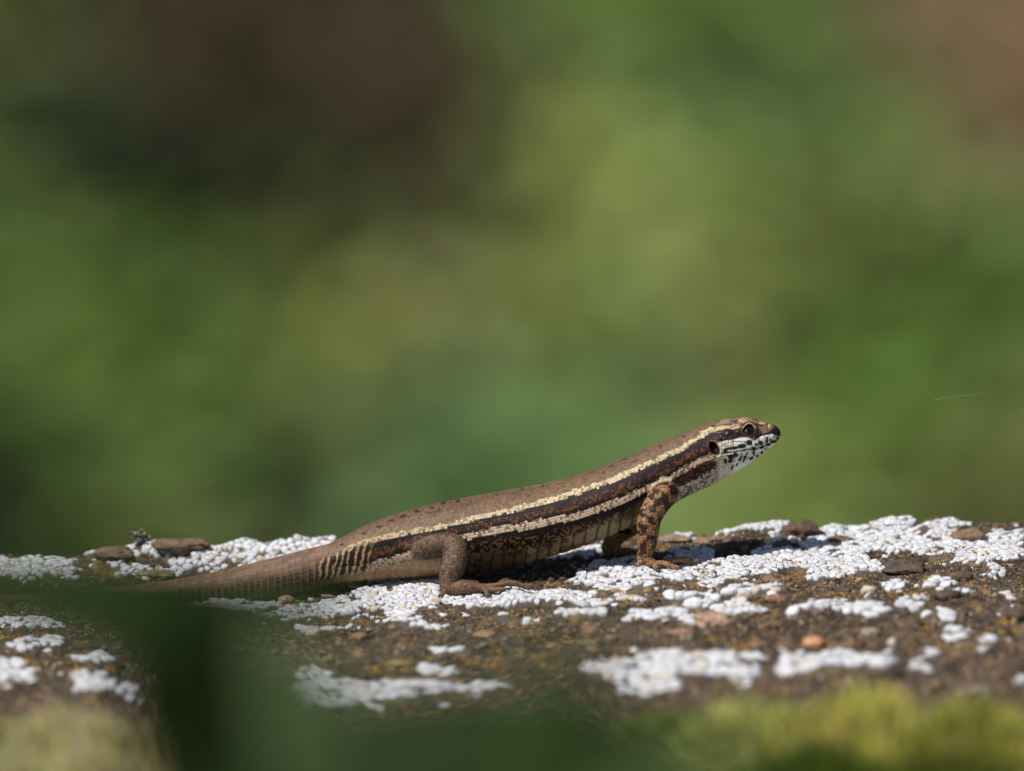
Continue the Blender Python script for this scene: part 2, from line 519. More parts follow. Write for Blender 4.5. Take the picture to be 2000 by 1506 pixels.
def on_rock(px, py):
    """where the line of sight through a photo position meets the rock"""
    yy = np.linspace(-135, 24, 900)
    x, z = unproj(px, py, yy)
    d = z - base_h(np.asarray(x), yy)
    k = np.where(d < 0)[0]
    i = k[0] if len(k) else 899
    return float(np.asarray(x)[i]), float(yy[i])


PEB = [  # photo x, y, half width px, half height px, depth mm, colour
    (355, 1072, 66, 15, 3.0, (112, 92, 74)), (228, 1082, 36, 14, 2.5, (104, 88, 70)), (1572, 1042, 34, 24, 2.6, (92, 76, 64)),
    (1392, 1056, 44, 11, 2.0, (136, 112, 94)), (1312, 1048, 36, 8, 2.0, (134, 118, 102)), (1898, 1050, 42, 17, 1.8, (120, 100, 82)),
    (1765, 1106, 46, 15, 3.4, (88, 76, 64)), (1640, 1062, 28, 8, 1.6, (104, 90, 74)), (1590, 1245, 24, 15, 2.0, (190, 140, 104)),
    (1515, 1172, 26, 12, 1.8, (150, 116, 92)), (1385, 1210, 34, 22, 2.4, (168, 138, 116)), (1455, 1180, 16, 8, 1.2, (170, 150, 128)),
    (1680, 1132, 12, 5, 1.0, (176, 120, 84)), (1850, 1170, 28, 12, 2.0, (88, 74, 62)), (1780, 1215, 30, 14, 2.0, (96, 82, 66)),
    (1700, 1235, 24, 8, 1.6, (150, 140, 120)), (1660, 1255, 20, 8, 1.5, (120, 96, 70)), (1880, 1265, 20, 8, 1.5, (128, 112, 92)),
    (560, 1170, 16, 9, 1.2, (182, 150, 120)), (640, 1162, 14, 6, 1.0, (176, 150, 110)), (693, 1150, 14, 8, 1.0, (200, 176, 130)),
    (850, 1183, 12, 8, 1.0, (186, 172, 140)), (1200, 1158, 12, 6, 0.8, (170, 140, 110)), (430, 1200, 20, 7, 1.2, (150, 128, 104)),
    (950, 1230, 26, 9, 1.6, (150, 120, 92)), (700, 1250, 22, 10, 1.6, (140, 112, 84)), (780, 1290, 30, 9, 1.8, (128, 110, 70)),
    (1150, 1260, 24, 9, 1.6, (110, 98, 74)), (1880, 1130, 26, 12, 1.8, (96, 80, 70)), (1990, 1200, 26, 14, 2.0, (84, 72, 62)),
    (1740, 1320, 24, 12, 1.8, (66, 58, 50)), (1905, 1350, 40, 14, 2.0, (120, 104, 100)), (1480, 1255, 26, 10, 1.6, (130, 104, 78)),
    (1330, 1240, 26, 10, 1.8, (140, 116, 96)), (300, 1122, 40, 11, 2.2, (128, 116, 92)), (1130, 1070, 14, 7, 1.0, (150, 138, 124)),
    (1490, 1115, 10, 5, 0.8, (150, 110, 80)), (470, 1096, 12, 6, 0.9, (150, 130, 104)), (525, 1060, 14, 6, 0.9, (150, 140, 128))]
for k, (px, py, rx, ry, dep, c) in enumerate(PEB):
    x, y = on_rock(px, py + ry * 0.5)
    if py < 1080: y = min(y, YC - 0.5)
    v, f = (ICO3 if rx > 30 else ICO2)
    s = 1 + 0.30 * fbm(v[:, 0] * 1.2 + k * 7, v[:, 1] * 1.2, v[:, 2] * 1.2, 3, 100 + k)[:, None] + 0.05 * fbm(v[:, 0] * 7 + k, v[:, 1] * 7, v[:, 2] * 7, 2, 140)[:, None]
    w = v * s * np.array([rx / PXMM, dep, ry / PXMM])
    z0 = float(gh(np.array([x]), np.array([y]))[0]) + 0.2 * ry / PXMM
    n = fbm(v[:, 0] * 3, v[:, 1] * 3, v[:, 2] * 3 + k, 3, 7)[:, None]
    me = mesh_from('pebble', w + np.array([x, y, z0]), f)
    set_color(me, lin(c) * (1 + 0.3 * n))
    link('pebble', me, m_peb, rock)

# loose grit and ochre lichen granules: far too many to count
rng = np.random.default_rng(21)
soup = Soup()
N = 20000
qx = rng.uniform(-85, 85, N); qy = np.where(rng.random(N) < 0.7, rng.uniform(-34, 22, N), rng.uniform(-110, -34, N))
wv = bil(RW, qx, qy); sel = np.where(wv < 0.05)[0]
pal = [lin(c) for c in ((150, 124, 94), (108, 92, 74), (64, 54, 44), (150, 138, 122), (118, 92, 64), (80, 70, 58))]
v0, f0 = ICO1
hz = gh(qx, qy)
for k in sel:
    s = rng.uniform(0.10, 0.30) * (1.5 if qy[k] < -40 else 1.0)
    if rng.random() < 0.05: s *= 1.9
    w = v0 * s * rng.uniform(0.6, 1.2, 3) * (1 + 0.25 * rng.normal(0, 1, (len(v0), 1)).clip(-1, 1))
    soup.add(w + np.array([qx[k], qy[k], hz[k] + s * 0.25]), f0, col=pal[rng.integers(len(pal))] * rng.uniform(0.7, 1.15))
o = link('grit', soup.mesh('grit', False), material('grit_grains', attr='tint', rough=0.8, spec=0.25), rock); tag(o, kind='stuff')

soup = Soup()
YEL = [(1530, 1108, 30, 8), (1550, 1128, 16, 6), (1830, 1100, 24, 8), (1815, 1095, 14, 5), (1940, 1047, 18, 5), (1890, 1092, 30, 6), (1700, 1165, 60, 14), (1600, 1165, 60, 12), (1480, 1185, 60, 16),
       (1340, 1195, 40, 16), (1380, 1125, 24, 8), (1365, 1122, 8, 4), (1195, 1087, 10, 5), (1285, 1062, 7, 6), (1385, 1050, 6, 10), (1335, 1070, 50, 8), (1815, 1222, 10, 6), (1845, 1265, 14, 8),
       (1535, 1248, 12, 8), (1480, 1250, 14, 10), (1625, 1255, 26, 12), (1890, 1270, 22, 12), (1905, 1345, 18, 12), (1180, 1175, 30, 6), (1225, 1170, 20, 7), (660, 1210, 60, 6), (760, 1205, 30, 6),
       (600, 1165, 90, 6), (1030, 1215, 70, 14), (1080, 1240, 70, 12), (740, 1310, 60, 10), (850, 1330, 60, 8), (300, 1120, 20, 4), (440, 1090, 30, 8), (95, 1300, 70, 10), (180, 1310, 50, 10),
       (60, 1250, 70, 10), (1440, 1260, 60, 12), (1780, 1160, 60, 20), (1960, 1230, 50, 20), (1240, 1150, 14, 5), (1900, 1100, 60, 6), (1000, 1290, 90, 10)]
for (cx, cy, rx, ry) in YEL:
    for q in range(int(4 + rx * ry / 15)):
        a_, rr = rng.uniform(0, 6.28), math.sqrt(rng.random())
        x, y = on_rock(cx + rx * rr * math.cos(a_), cy + ry * rr * math.sin(a_)) if q % 6 == 0 else (x + rng.normal(0, 0.35), y + rng.normal(0, 0.5))
        s = rng.uniform(0.08, 0.20) * (1.3 if y < -40 else 1.0)
        z = float(gh(np.array([x]), np.array([y]))[0])
        if float(bil(RW, np.array([x]), np.array([y]))[0]) > 0.3: z += 0.5
        soup.add(v0 * s * rng.uniform(0.7, 1.2, 3) + np.array([x, y, z + s * 0.4]), f0,
                 col=[lin((180, 140, 48)), lin((158, 112, 36)), lin((128, 98, 46)), lin((188, 154, 66))][rng.integers(4)])
o = link('ochre_lichen', soup.mesh('ochre_lichen'), material('ochre_lichen', attr='tint', rough=0.8, spec=0.15), rock); tag(o, kind='stuff')

# dark crumbly tuft standing behind the tail
soup = Soup()
tx_, ty_ = on_rock(275, 1078); ty_ = min(ty_, YC - 1)
tz_ = float(gh(np.array([tx_]), np.array([ty_]))[0])
for q in range(70):
    d = rng.normal(0, 1, 3); d /= np.linalg.norm(d); d[2] = abs(d[2])
    r_ = rng.uniform(0.15, 1.0) ** 0.6
    c_ = np.array([tx_ - 0.2, ty_, tz_ + 0.9]) + d * r_ * np.array([1.35, 1.1, 1.7]) + np.array([-0.25 * d[2], 0, 0])
    s = rng.uniform(0.16, 0.34)
    soup.add(v0 * s * rng.uniform(0.6, 1.3, 3) + c_, f0, col=[lin((104, 102, 82)), lin((66, 66, 52)), lin((140, 136, 112)), lin((82, 76, 58))][rng.integers(4)])
o = link('lichen_tuft', soup.mesh('lichen_tuft'), material('tuft', attr='tint', rough=0.9, spec=0.1))
tag(o, 'small dark grey green crumbly lichen tuft standing on the rock behind the tail', 'lichen tuft')

# moss along the near edge: low cushions of fine shoots rooted on the rock
m_moss = material('moss', attr='tint', rough=0.7, spec=0.2, transl=0.35)
CUSH = [  # photo x and y of the crest, half width px, y depth mm, colours
    (1480, 1362, 210, -168, (196, 194, 124)), (1690, 1338, 200, -176, (214, 206, 124)), (1900, 1356, 190, -184, (186, 182, 98)), (2130, 1400, 180, -180, (150, 150, 80)),
    (1300, 1388, 150, -160, (134, 140, 84)), (130, 1380, 160, -178, (216, 206, 170)), (300, 1405, 130, -186, (190, 178, 140)), (-80, 1390, 150, -172, (170, 164, 100)),
    (430, 1448, 110, -180, (120, 122, 70)), (1600, 1450, 200, -204, (96, 112, 40)), (1850, 1462, 200, -206, (110, 118, 48)), (60, 1470, 160, -204, (210, 200, 162)), (260, 1478, 130, -206, (192, 180, 144))]
soup = Soup(); v3, f3 = ICO2
for (cx, cy, rx, yc, c) in CUSH:
    x0, zt = P(cx, cy, yc)[[0, 2]]
    z0 = float(base_h(np.array([x0]), np.array([yc]))[0]) - 0.5
    R3 = np.array([rx / PXMM * 0.93, 17.0, max(zt - z0 - 2.0, 2.0)])
    lump = 1 + 0.10 * fbm(v3[:, 0] * 2 + cx, v3[:, 1] * 2, v3[:, 2] * 2, 2, 7)
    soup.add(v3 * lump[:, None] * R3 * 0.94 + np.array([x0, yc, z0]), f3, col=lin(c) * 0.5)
    for q in range(2600):
        d = rng.normal(0, 1, 3); d[2] = abs(d[2]); d /= np.linalg.norm(d)
        lump = 1 + 0.10 * float(fbm(d[0] * 2 + cx, d[1] * 2, d[2] * 2, 2, 7)) if q % 4 == 0 else lump_
        lump_ = lump
        p0 = np.array([x0, yc, z0]) + d * R3 * lump * 0.93
        g = d / R3; g /= np.linalg.norm(g)
        g = g + rng.normal(0, 0.35, 3) + np.array([0, 0, 0.5]); g /= np.linalg.norm(g)
        L_ = rng.uniform(1.4, 3.4); wd = rng.uniform(0.4, 0.8)
        sd = np.cross(g, rng.normal(0, 1, 3)); sd /= np.linalg.norm(sd)
        v = np.array([p0 - sd * wd * 0.4, p0 + sd * wd * 0.4, p0 + g * L_ * 0.5 + sd * wd * 0.6, p0 + g * L_ * 0.5 - sd * wd * 0.6, p0 + g * L_])
        soup.add(v, np.array([[0, 1, 2, 3]]), np.array([[3, 2, 4]]), col=lin(c) * rng.uniform(0.55, 1.3) * np.array([rng.uniform(0.85, 1.1), 1, rng.uniform(0.6, 1.1)]))
o = link('moss', soup.mesh('moss'), m_moss)
tag(o, 'yellow green moss growing along the near edge of the rock', 'moss', kind='stuff')

# ================================================================== lizard
DOR = np.array([(1525.5, 847), (1524, 841), (1520, 836), (1512, 831), (1500, 827), (1482, 825), (1470, 821), (1460, 818), (1450, 817), (1420, 818), (1395, 825), (1360, 834), (1330, 850), (1280, 869),
                (1225, 895), (1150, 924), (1060, 947), (985, 960), (900, 975), (850, 985), (790, 1001), (745, 1014), (700, 1034), (640, 1064),
                (600, 1073), (560, 1084), (480, 1104), (400, 1122), (300, 1139), (200, 1151), (100, 1158), (0, 1162), (-200, 1166), (-500, 1168)], float)[::-1]
VEN = np.array([(1525.5, 849), (1524, 855), (1520, 861), (1512, 868), (1490, 885), (1465, 904), (1430, 925), (1400, 941), (1370, 956), (1345, 967), (1320, 980), (1300, 994), (1245, 1020),
                (1200, 1041), (1150, 1061), (1100, 1078), (1050, 1092), (1000, 1105), (950, 1115), (900, 1122), (850, 1124), (780, 1128), (720, 1132),
                (660, 1138), (640, 1142), (600, 1153), (550, 1163), (450, 1175), (350, 1178), (200, 1180), (100, 1181), (0, 1182), (-200, 1181), (-500, 1174)], float)[::-1]
BW = np.array([(1525.5, 0.15), (1524, 0.8), (1520, 1.25), (1512, 1.6), (1500, 1.95), (1480, 2.45), (1460, 2.95), (1430, 3.55), (1400, 3.95), (1370, 4.0), (1340, 4.1), (1300, 4.6), (1240, 5.2),
               (1150, 5.8), (1050, 6.0), (950, 5.8), (880, 5.3), (800, 4.6), (720, 3.7), (650, 3.05), (600, 2.95), (500, 2.6), (400, 2.1), (300, 1.5), (200, 1.1), (0, 0.75), (-500, 0.25)], float)[::-1]
Y0 = 0.0
XB0, XB1 = PX(-500), PX(1525.4)


def smooth_interp(a, n=2600, k=9):
    t = np.linspace(a[0, 0], a[-1, 0], n)
    v = np.interp(t, a[:, 0], a[:, 1])
    w = np.hanning(k * 4 + 1); w /= w.sum()
    vs = np.convolve(np.pad(v, k * 2, mode='edge'), w, mode='valid')
    blend = sstep(1490, 1515, t)
    vs = vs * (1 - blend) + v * blend
    return lambda q: np.interp(q, t, vs)


fD, fV = smooth_interp(DOR), smooth_interp(VEN)
fB = smooth_interp(BW, k=12)


def section(x):
    px = 1000 + x * PXMM
    zt = unproj(px, fD(px), 0.0)[1]; zb = unproj(px, fV(px), 0.0)[1]
    return (zt + zb) / 2, (zt - zb) / 2, fB(px), px


xr = np.concatenate([np.arange(XB0, PX(1490), 0.35), PX(1490) + (XB1 - PX(1490)) * (1 - (1 - np.linspace(0, 1, 26)) ** 2)])
zc, ha, hb, pxr = section(xr)
NS = 72
phi = np.linspace(0, 2 * np.pi, NS, endpoint=False)
headness = sstep(1385, 1450, pxr)
pe = (0.94 - 0.16 * headness)[:, None]
sy_ = np.sign(np.cos(phi)) * np.abs(np.cos(phi)) ** pe
sz_ = np.sign(np.sin(phi)) * np.abs(np.sin(phi)) ** pe
# narrow the throat and the crown of the head a little, flatten the belly
wmul = 1 - 0.20 * (1 - headness[:, None]) * sstep(0.0, 1.0, -sz_) * sstep(640, 760, pxr)[:, None] - 0.16 * headness[:, None] * sstep(0.1, 1.0, sz_) - 0.22 * headness[:, None] * sstep(0.1, 1.0, -sz_)
bodyv = np.stack([np.repeat(xr[:, None], NS, 1), Y0 + hb[:, None] * sy_ * wmul, zc[:, None] + ha[:, None] * sz_], -1)
n = len(xr)
i = np.arange(n - 1)[:, None] * NS; j = np.arange(NS)[None]; j2 = (j + 1) % NS
bq = np.stack([i + j, i + j2, i + NS + j2, i + NS + j], -1).reshape(-1, 4)
bv = np.vstack([bodyv.reshape(-1, 3), [xr[0] - 0.3, Y0, zc[0]], [xr[-1] + 0.02, Y0, zc[-1]]])
jj = np.arange(NS); jj2 = (jj + 1) % NS
bt = np.vstack([np.stack([np.full(NS, n * NS), jj2, jj], -1), np.stack([np.full(NS, n * NS + 1), (n - 1) * NS + jj, (n - 1) * NS + jj2], -1)])
soup = Soup(); soup.add(bv, bq, bt)


def G(x, y):
    x = np.atleast_1d(x); y = np.atleast_1d(y)
    z = gh(x, y)
    for dx, dy in ((0.5, 0), (-0.5, 0), (0, 0.5), (0, -0.5)):
        z = np.maximum(z, gh(x + dx, y + dy) - 0.1)
    return float((z + 0.55 * sstep(0.1, 0.3, bil(RW, x, y)))[0])


LEGS = []


def limb(points, n=10):
    p = np.array([q[:3] for q in points]); r = np.array([q[3] for q in points])
    c = catmull(np.hstack([p, r[:, None]]), n)
    v, q, t = tube(c[:, :3], c[:, 3], 20)
    soup.add(v, q, t)
    LEGS.append(c)
    return c


CLAWS = []


def toe(base, mids, tip, r0, r1):
    pts = [(*base, r0)]
    for m in mids: pts.append((*m, (r0 + r1) / 2 * 1.02))
    pts.append((*tip, r1))
    c = limb(pts, 10)
    d = c[-1, :3] - c[-4, :3]; d /= np.linalg.norm(d)
    CLAWS.append((c[-1, :3].copy(), d, r1))


def gp(px, y, lift):
    x = float(PX(px)); return np.array([x, y, G(x, y) + lift])


def L(p, r): return (*p, r)


# near fore limb
wr = P(1257, 1090, -7.9); pal = gp(1266, -8.2, 0.65)
limb([L(P(1300, 945, -2.4), 2.5), L(P(1293, 968, -4.6), 2.05), L(P(1280, 990, -6.4), 1.75), L(P(1268, 1015, -7.4), 1.68), L(P(1265, 1045, -7.7), 1.55),
      L(P(1263, 1068, -7.9), 1.25), L(wr, 0.92), L(pal, 0.78), L(gp(1280, -8.5, 0.50), 0.6)])
pb = gp(1274, -8.3, 0.55)
toe(pb, [gp(1296, -8.9, 0.42), gp(1310, -9.1, 0.34)], gp(1325, -9.2, 0.18), 0.46, 0.30)
toe(pb, [gp(1302, -6.6, 0.50), gp(1332, -4.6, 0.60)], gp(1362, -3.6, 0.28), 0.42, 0.32)
toe(pb, [gp(1292, -6.0, 0.42), gp(1308, -3.4, 0.45)], gp(1322, -1.4, 0.22), 0.40, 0.28)
toe(pb, [gp(1278, -9.6, 0.40)], gp(1282, -11.2, 0.20), 0.40, 0.27)
toe(gp(1262, -8.2, 0.45), [gp(1250, -8.6, 0.34)], gp(1242, -9.0, 0.15), 0.40, 0.24)
# far fore limb
fw = gp(1192, 8.6, 1.0)
limb([L(P(1296, 950, 2.4), 2.4), L(P(1275, 985, 4.8), 1.9), L(P(1240, 1020, 7.0), 1.6), L(P(1205, 1046, 8.4), 1.35), L(fw, 1.15), L(gp(1205, 9.0, 0.6), 0.85), L(gp(1214, 9.2, 0.5), 0.6)])
fb = gp(1206, 9.0, 0.55)
for (tp, ty) in ((1250, 7.6), (1256, 9.4), (1240, 11.0), (1222, 12.0), (1178, 8.0)):
    m = gp((1206 + tp) / 2, (9.0 + ty) / 2, 0.5)
    toe(fb, [m], gp(tp, ty, 0.22), 0.46, 0.28)
# near hind limb
an = P(876, 1138, -10.4)
limb([L(P(770, 1078, -1.6), 2.2), L(P(810, 1072, -3.2), 2.0), L(P(848, 1067, -5.2), 1.75), L(P(882, 1064, -6.8), 1.7), L(P(890, 1082, -8.2), 1.8), L(P(883, 1112, -9.6), 1.7),
      L(an, 1.35), L(gp(884, -10.7, 0.95), 1.12), L(gp(912, -11.0, 0.85), 1.0), L(gp(934, -11.2, 0.65), 0.78)])
hbp = gp(930, -11.2, 0.65)
toe(hbp, [gp(962, -12.2, 0.7), gp(1000, -12.6, 0.6)], gp(1034, -12.6, 0.35), 0.46, 0.28)
toe(hbp, [gp(958, -9.6, 0.7), gp(986, -7.2, 1.1)], gp(1004, -6.4, 0.4), 0.44, 0.27)
toe(hbp, [gp(955, -12.8, 0.45)], gp(985, -13.6, 0.2), 0.46, 0.27)
toe(hbp, [gp(946, -13.0, 0.75)], gp(953, -16.0, 0.3), 0.46, 0.28)
toe(gp(878, -10.8, 0.6), [gp(868, -11.6, 0.42)], gp(860, -12.4, 0.15), 0.42, 0.24)
# far hind limb
limb([L(P(775, 1082, 1.8), 2.9), L(P(815, 1072, 4.4), 2.4), L(P(862, 1060, 7.8), 1.9), L(P(850, 1080, 9.4), 1.6), L(gp(832, 10.6, 1.2), 1.2), L(gp(862, 11.4, 0.8), 0.95), L(gp(890, 11.6, 0.6), 0.72)])
fh = gp(886, 11.6, 0.6)
for (tp, ty) in ((985, 10.0), (965, 12.6), (940, 13.8), (915, 14.4), (850, 13.0)):
    m = gp((886 + tp) / 2, (11.6 + ty) / 2, 0.5)
    toe(fh, [m], gp(tp, ty, 0.2), 0.44, 0.26)

tmp = link('tmp', mesh_from('tmp', np.vstack(soup.v), [np.vstack(f) for f in soup.f.values()], scale=1.0))
md = tmp.modifiers.new('r', 'REMESH'); md.mode = 'VOXEL'; md.voxel_size = 0.105; md.adaptivity = 0.0
dg = bpy.context.evaluated_depsgraph_get()
em = tmp.evaluated_get(dg).to_mesh()
nv_ = len(em.vertices)
LV = np.empty(nv_ * 3, np.float32); em.vertices.foreach_get('co', LV); LV = LV.reshape(-1, 3).astype(float)
ne = len(em.edges); ED = np.empty(ne * 2, np.int32); em.edges.foreach_get('vertices', ED); ED = ED.reshape(-1, 2)
npoly = len(em.polygons); LI = np.empty(len(em.loops), np.int32); em.loops.foreach_get('vertex_index', LI)
LT = np.empty(npoly, np.int32); em.polygons.foreach_get('loop_total', LT)
LS = np.empty(npoly, np.int32); em.polygons.foreach_get('loop_start', LS)
tmp.evaluated_get(dg).to_mesh_clear()
tm_ = tmp.data; bpy.data.objects.remove(tmp); bpy.data.meshes.remove(tm_)
FACES = []
q4 = LS[LT == 4]
if len(q4): FACES.append(LI[q4[:, None] + np.arange(4)])
q3 = LS[LT == 3]
if len(q3): FACES.append(LI[q3[:, None] + np.arange(3)])
deg = np.bincount(ED.ravel(), minlength=nv_).astype(float)


def lap(F):
    out = np.zeros_like(F)
    for c in range(F.shape[1]):
        out[:, c] = (np.bincount(ED[:, 0], F[ED[:, 1], c], nv_) + np.bincount(ED[:, 1], F[ED[:, 0], c], nv_)) / np.maximum(deg, 1)
    return out - F


for it in range(5):
    LV += 0.55 * lap(LV); LV -= 0.57 * lap(LV)
J = np.zeros(nv_)
for (jp, jr) in ((P(1298, 958, -4.4), 3.0), (P(1298, 958, 4.4), 3.0), (P(800, 1075, -4.4), 4.6), (P(800, 1082, 4.6), 4.2)):
    J = np.maximum(J, 1 - sstep(jr * 0.5, jr, np.linalg.norm(LV - jp, axis=1)))
for it in range(34):
    LV += 0.6 * J[:, None] * lap(LV)


def vnormals(Vx):
    N_ = np.zeros_like(Vx)
    for F in FACES:
        a_ = Vx[F[:, 2]] - Vx[F[:, 0]]; b_ = Vx[F[:, -1]] - Vx[F[:, 1]]
        nn = np.cross(a_, b_)
        for k in range(F.shape[1]):
            for c in range(3): N_[:, c] += np.bincount(F[:, k], nn[:, c], nv_)
    return N_ / (np.linalg.norm(N_, axis=1)[:, None] + 1e-12)


NRM = vnormals(LV)
if np.mean(np.sum(NRM * (LV - np.stack([LV[:, 0], np.full(nv_, Y0), section(LV[:, 0])[0]], 1)), 1)) < 0: NRM = -NRM
# --- which vertices are limb
zcv, hav, hbv, pxv = section(LV[:, 0])
fb_ = np.sqrt(((LV[:, 1] - Y0) / np.maximum(hbv, .2)) ** 2 + ((LV[:, 2] - zcv) / np.maximum(hav, .2)) ** 2)
legd = np.full(nv_, 9.0); legk = np.zeros(nv_, int); legt = np.zeros(nv_)
for k, c in enumerate(LEGS):
    lo = c[:, :3].min(0) - 3.2; hi = c[:, :3].max(0) + 3.2
    s_ = np.where(np.all((LV > lo) & (LV < hi), 1))[0]
    if not len(s_): continue
    d = np.linalg.norm(LV[s_][:, None] - c[None, :, :3], axis=2) / c[None, :, 3]
    a_ = d.argmin(1); dm = d[np.arange(len(s_)), a_]
    u = dm < legd[s_]
    legd[s_[u]] = dm[u]; legk[s_[u]] = k; legt[s_[u]] = a_[u] / len(c)
isleg = sstep(1.05, 1.16, fb_) * (legd < 1.5)
isleg = np.where((pxv > 1525), 0, isleg)
# --- the animal's own side-view coordinates (both flanks alike)
yy_ = -np.abs(LV[:, 1] - Y0)
QX, QY = proj(LV[:, 0], yy_, LV[:, 2])

# --- scale lattices
NROW = 48
SD = 0.35
thm = np.arctan2((LV[:, 2] - zcv) / np.maximum(hav, .2), np.abs(LV[:, 1] - Y0) / np.maximum(hbv, .2))   # -pi/2 belly .. pi/2 back
w_ = (thm + np.pi / 2) / np.pi * NROW
sc = LV[:, 0] / SD + 0.22 * w_
ra = np.round(w_ / 2) * 2; sa_ = np.round(sc)
rb = np.round((w_ - 1) / 2) * 2 + 1; sb_ = np.round(sc - 0.5) + 0.5
da = np.hypot(sc - sa_, (w_ - ra) * 0.9); db = np.hypot(sc - sb_, (w_ - rb) * 0.9)
rowi = np.where(da < db, ra, rb); si = np.where(da < db, sa_, sb_); hexd = np.minimum(da, db)
side = (LV[:, 1] > Y0).astype(int)
cid = (rowi.astype(int) * 4096 + (np.round(si * 2).astype(int) + 2000)) * 2 + side
_, inv = np.unique(cid, return_inverse=True)
cnt = np.bincount(inv)
CQX = (np.bincount(inv, QX) / cnt)[inv]; CQY = (np.bincount(inv, QY) / cnt)[inv]
crand = hash3(rowi, np.round(si * 2), side.astype(float), 3)
crand2 = hash3(rowi, np.round(si * 2), side.astype(float), 8)


def worley(Pm, d, seed):
    g = Pm / d; gi = np.floor(g)
    f1_ = np.full(len(Pm), 9.0); f2_ = np.full(len(Pm), 9.0); rid = np.zeros(len(Pm))
    for a_ in (-1, 0, 1):
        for b_ in (-1, 0, 1):
            for c_ in (-1, 0, 1):
                q = gi + np.array([a_, b_, c_])
                pt = q + 0.5 + 0.62 * (np.stack([hash3(q[:, 0], q[:, 1], q[:, 2], seed + k) for k in range(3)], 1) - 0.5)
                dd = np.linalg.norm(g - pt, axis=1)
                r_ = hash3(q[:, 0], q[:, 1], q[:, 2], seed + 9)
                cl = dd < f1_
                f2_ = np.where(cl, f1_, np.minimum(f2_, dd)); rid = np.where(cl, r_, rid); f1_ = np.where(cl, dd, f1_)
    return f1_, f2_, rid


WF1, WF2, WID = worley(LV * np.array([1, 1, 1.0]), 0.46, 77)
wedge = np.clip((WF2 - WF1) / 0.35, 0, 1)
head = sstep(1392, 1408, QX) * (1 - isleg)
tail = (1 - sstep(632, 652, pxv)) * (1 - isleg)
# fraction from back (0) to belly (1) along the flank
tt = (1 - np.sin(thm)) / 2


def poly_y(pts, q):
    a_ = np.array(pts, float); a_ = a_[np.argsort(a_[:, 0])]
    return np.interp(q, a_[:, 0], a_[:, 1])


S1 = [(1405, 836), (1370, 849), (1330, 877), (1290, 896), (1250, 914), (1200, 935), (1150, 953), (1100, 970), (1050, 984), (1000, 996), (950, 1006), (900, 1018), (850, 1030), (800, 1039),
      (750, 1049), (700, 1064), (660, 1083), (630, 1095)]
S2 = [(1386, 893), (1330, 921), (1305, 938), (1240, 966), (1200, 984), (1150, 1000), (1100, 1014), (1050, 1024), (1000, 1031), (950, 1040), (905, 1050), (850, 1066), (800, 1085), (700, 1112), (640, 1120)]
BB = [(1400, 935), (1330, 950), (1290, 972), (1240, 990), (1200, 1010), (1150, 1030), (1100, 1050), (1050, 1066), (1000, 1082), (950, 1092), (900, 1100), (800, 1115), (640, 1130)]


def mix(a_, b_, t):
    return a_ + (b_ - a_) * np.clip(t, 0, 1)[:, None]


jx = CQX * 0.75 + QX * 0.25; jy = CQY * 0.75 + QY * 0.25 + (crand2 - 0.5) * 2.6 + 2.0 * fbm(CQX / 14, CQY / 14, 0.0, 2, 201)
s1 = poly_y(S1, jx); s2 = poly_y(S2, jx); bb = poly_y(BB, jx)
one = np.ones((nv_, 3))
nz = fbm(LV[:, 0] / 3.0, LV[:, 1] / 3.0, LV[:, 2] / 3.0, 3, 301)
nf = fbm(LV[:, 0] / 1.1, LV[:, 1] / 1.1, LV[:, 2] / 1.1, 2, 311)
# back
colr = one * lin((134, 110, 90))
colr = mix(colr, one * lin((150, 116, 92)), sstep(0.1, 0.9, nz) * 0.6)
colr = mix(colr, one * lin((112, 92, 74)), sstep(0.0, 0.8, -nz) * 0.6)
colr = mix(colr, one * lin((96, 76, 62)), (crand2 > 0.7) * 0.5)
# pale band just above the dorsolateral stripe
colr = mix(colr, one * lin((150, 130, 104)), sstep(-34, -8, jy - s1) * 0.5)
# dark flecks along the back
for (cx, cy, rx, ry) in [(1218, 897, 6, 2), (1115, 932, 5, 2), (1240, 902, 4, 2), (1195, 911, 4, 2), (970, 966, 4, 2), (895, 981, 6, 2.4), (866, 983, 7, 2.6), (842, 990, 6, 2.5), (815, 998, 7, 3), (787, 1008, 8, 4), (764, 1018, 8, 3),
                         (710, 1042, 7, 3), (668, 1066, 6, 3), (1338, 851, 4, 2), (1020, 958, 4, 2), (1060, 951, 3, 1.6), (1180, 922, 3, 2), (740, 1030, 8, 2), (1290, 872, 3, 1.5), (1392, 832, 3, 3)]:
    colr = mix(colr, one * lin((52, 42, 40)), (1 - sstep(0.6, 1.1, np.hypot((jx - cx) / rx, (jy - cy) / ry))) * 0.85)
# dark flank band
d1 = jy - s1; d2 = s2 - jy
band = (d1 > 6) & (d2 > 8)
frac = np.clip((d1 - 6) / np.maximum(d1 + d2 - 14, 1), 0, 1)
bc = one * lin((80, 54, 42))
bc = mix(bc, one * lin((140, 96, 64)), (crand > 0.6) * 0.45)
bc = mix(bc, one * lin((60, 42, 36)), (crand < 0.25) * 0.6)
bc = mix(bc, one * lin((34, 26, 26)), 1 - sstep(0.22, 0.46, frac + 0.16 * nf))
bc = mix(bc, one * lin((36, 28, 27)), sstep(0.72, 0.88, frac + 0.12 * nf))
bc = mix(bc, one * lin((36, 28, 28)), sstep(-30, -6, -np.abs(jx - 1262)) * 0.8 * sstep(0.0, 0.3, nf + 0.25))
colr = np.where(band[:, None], bc, colr)
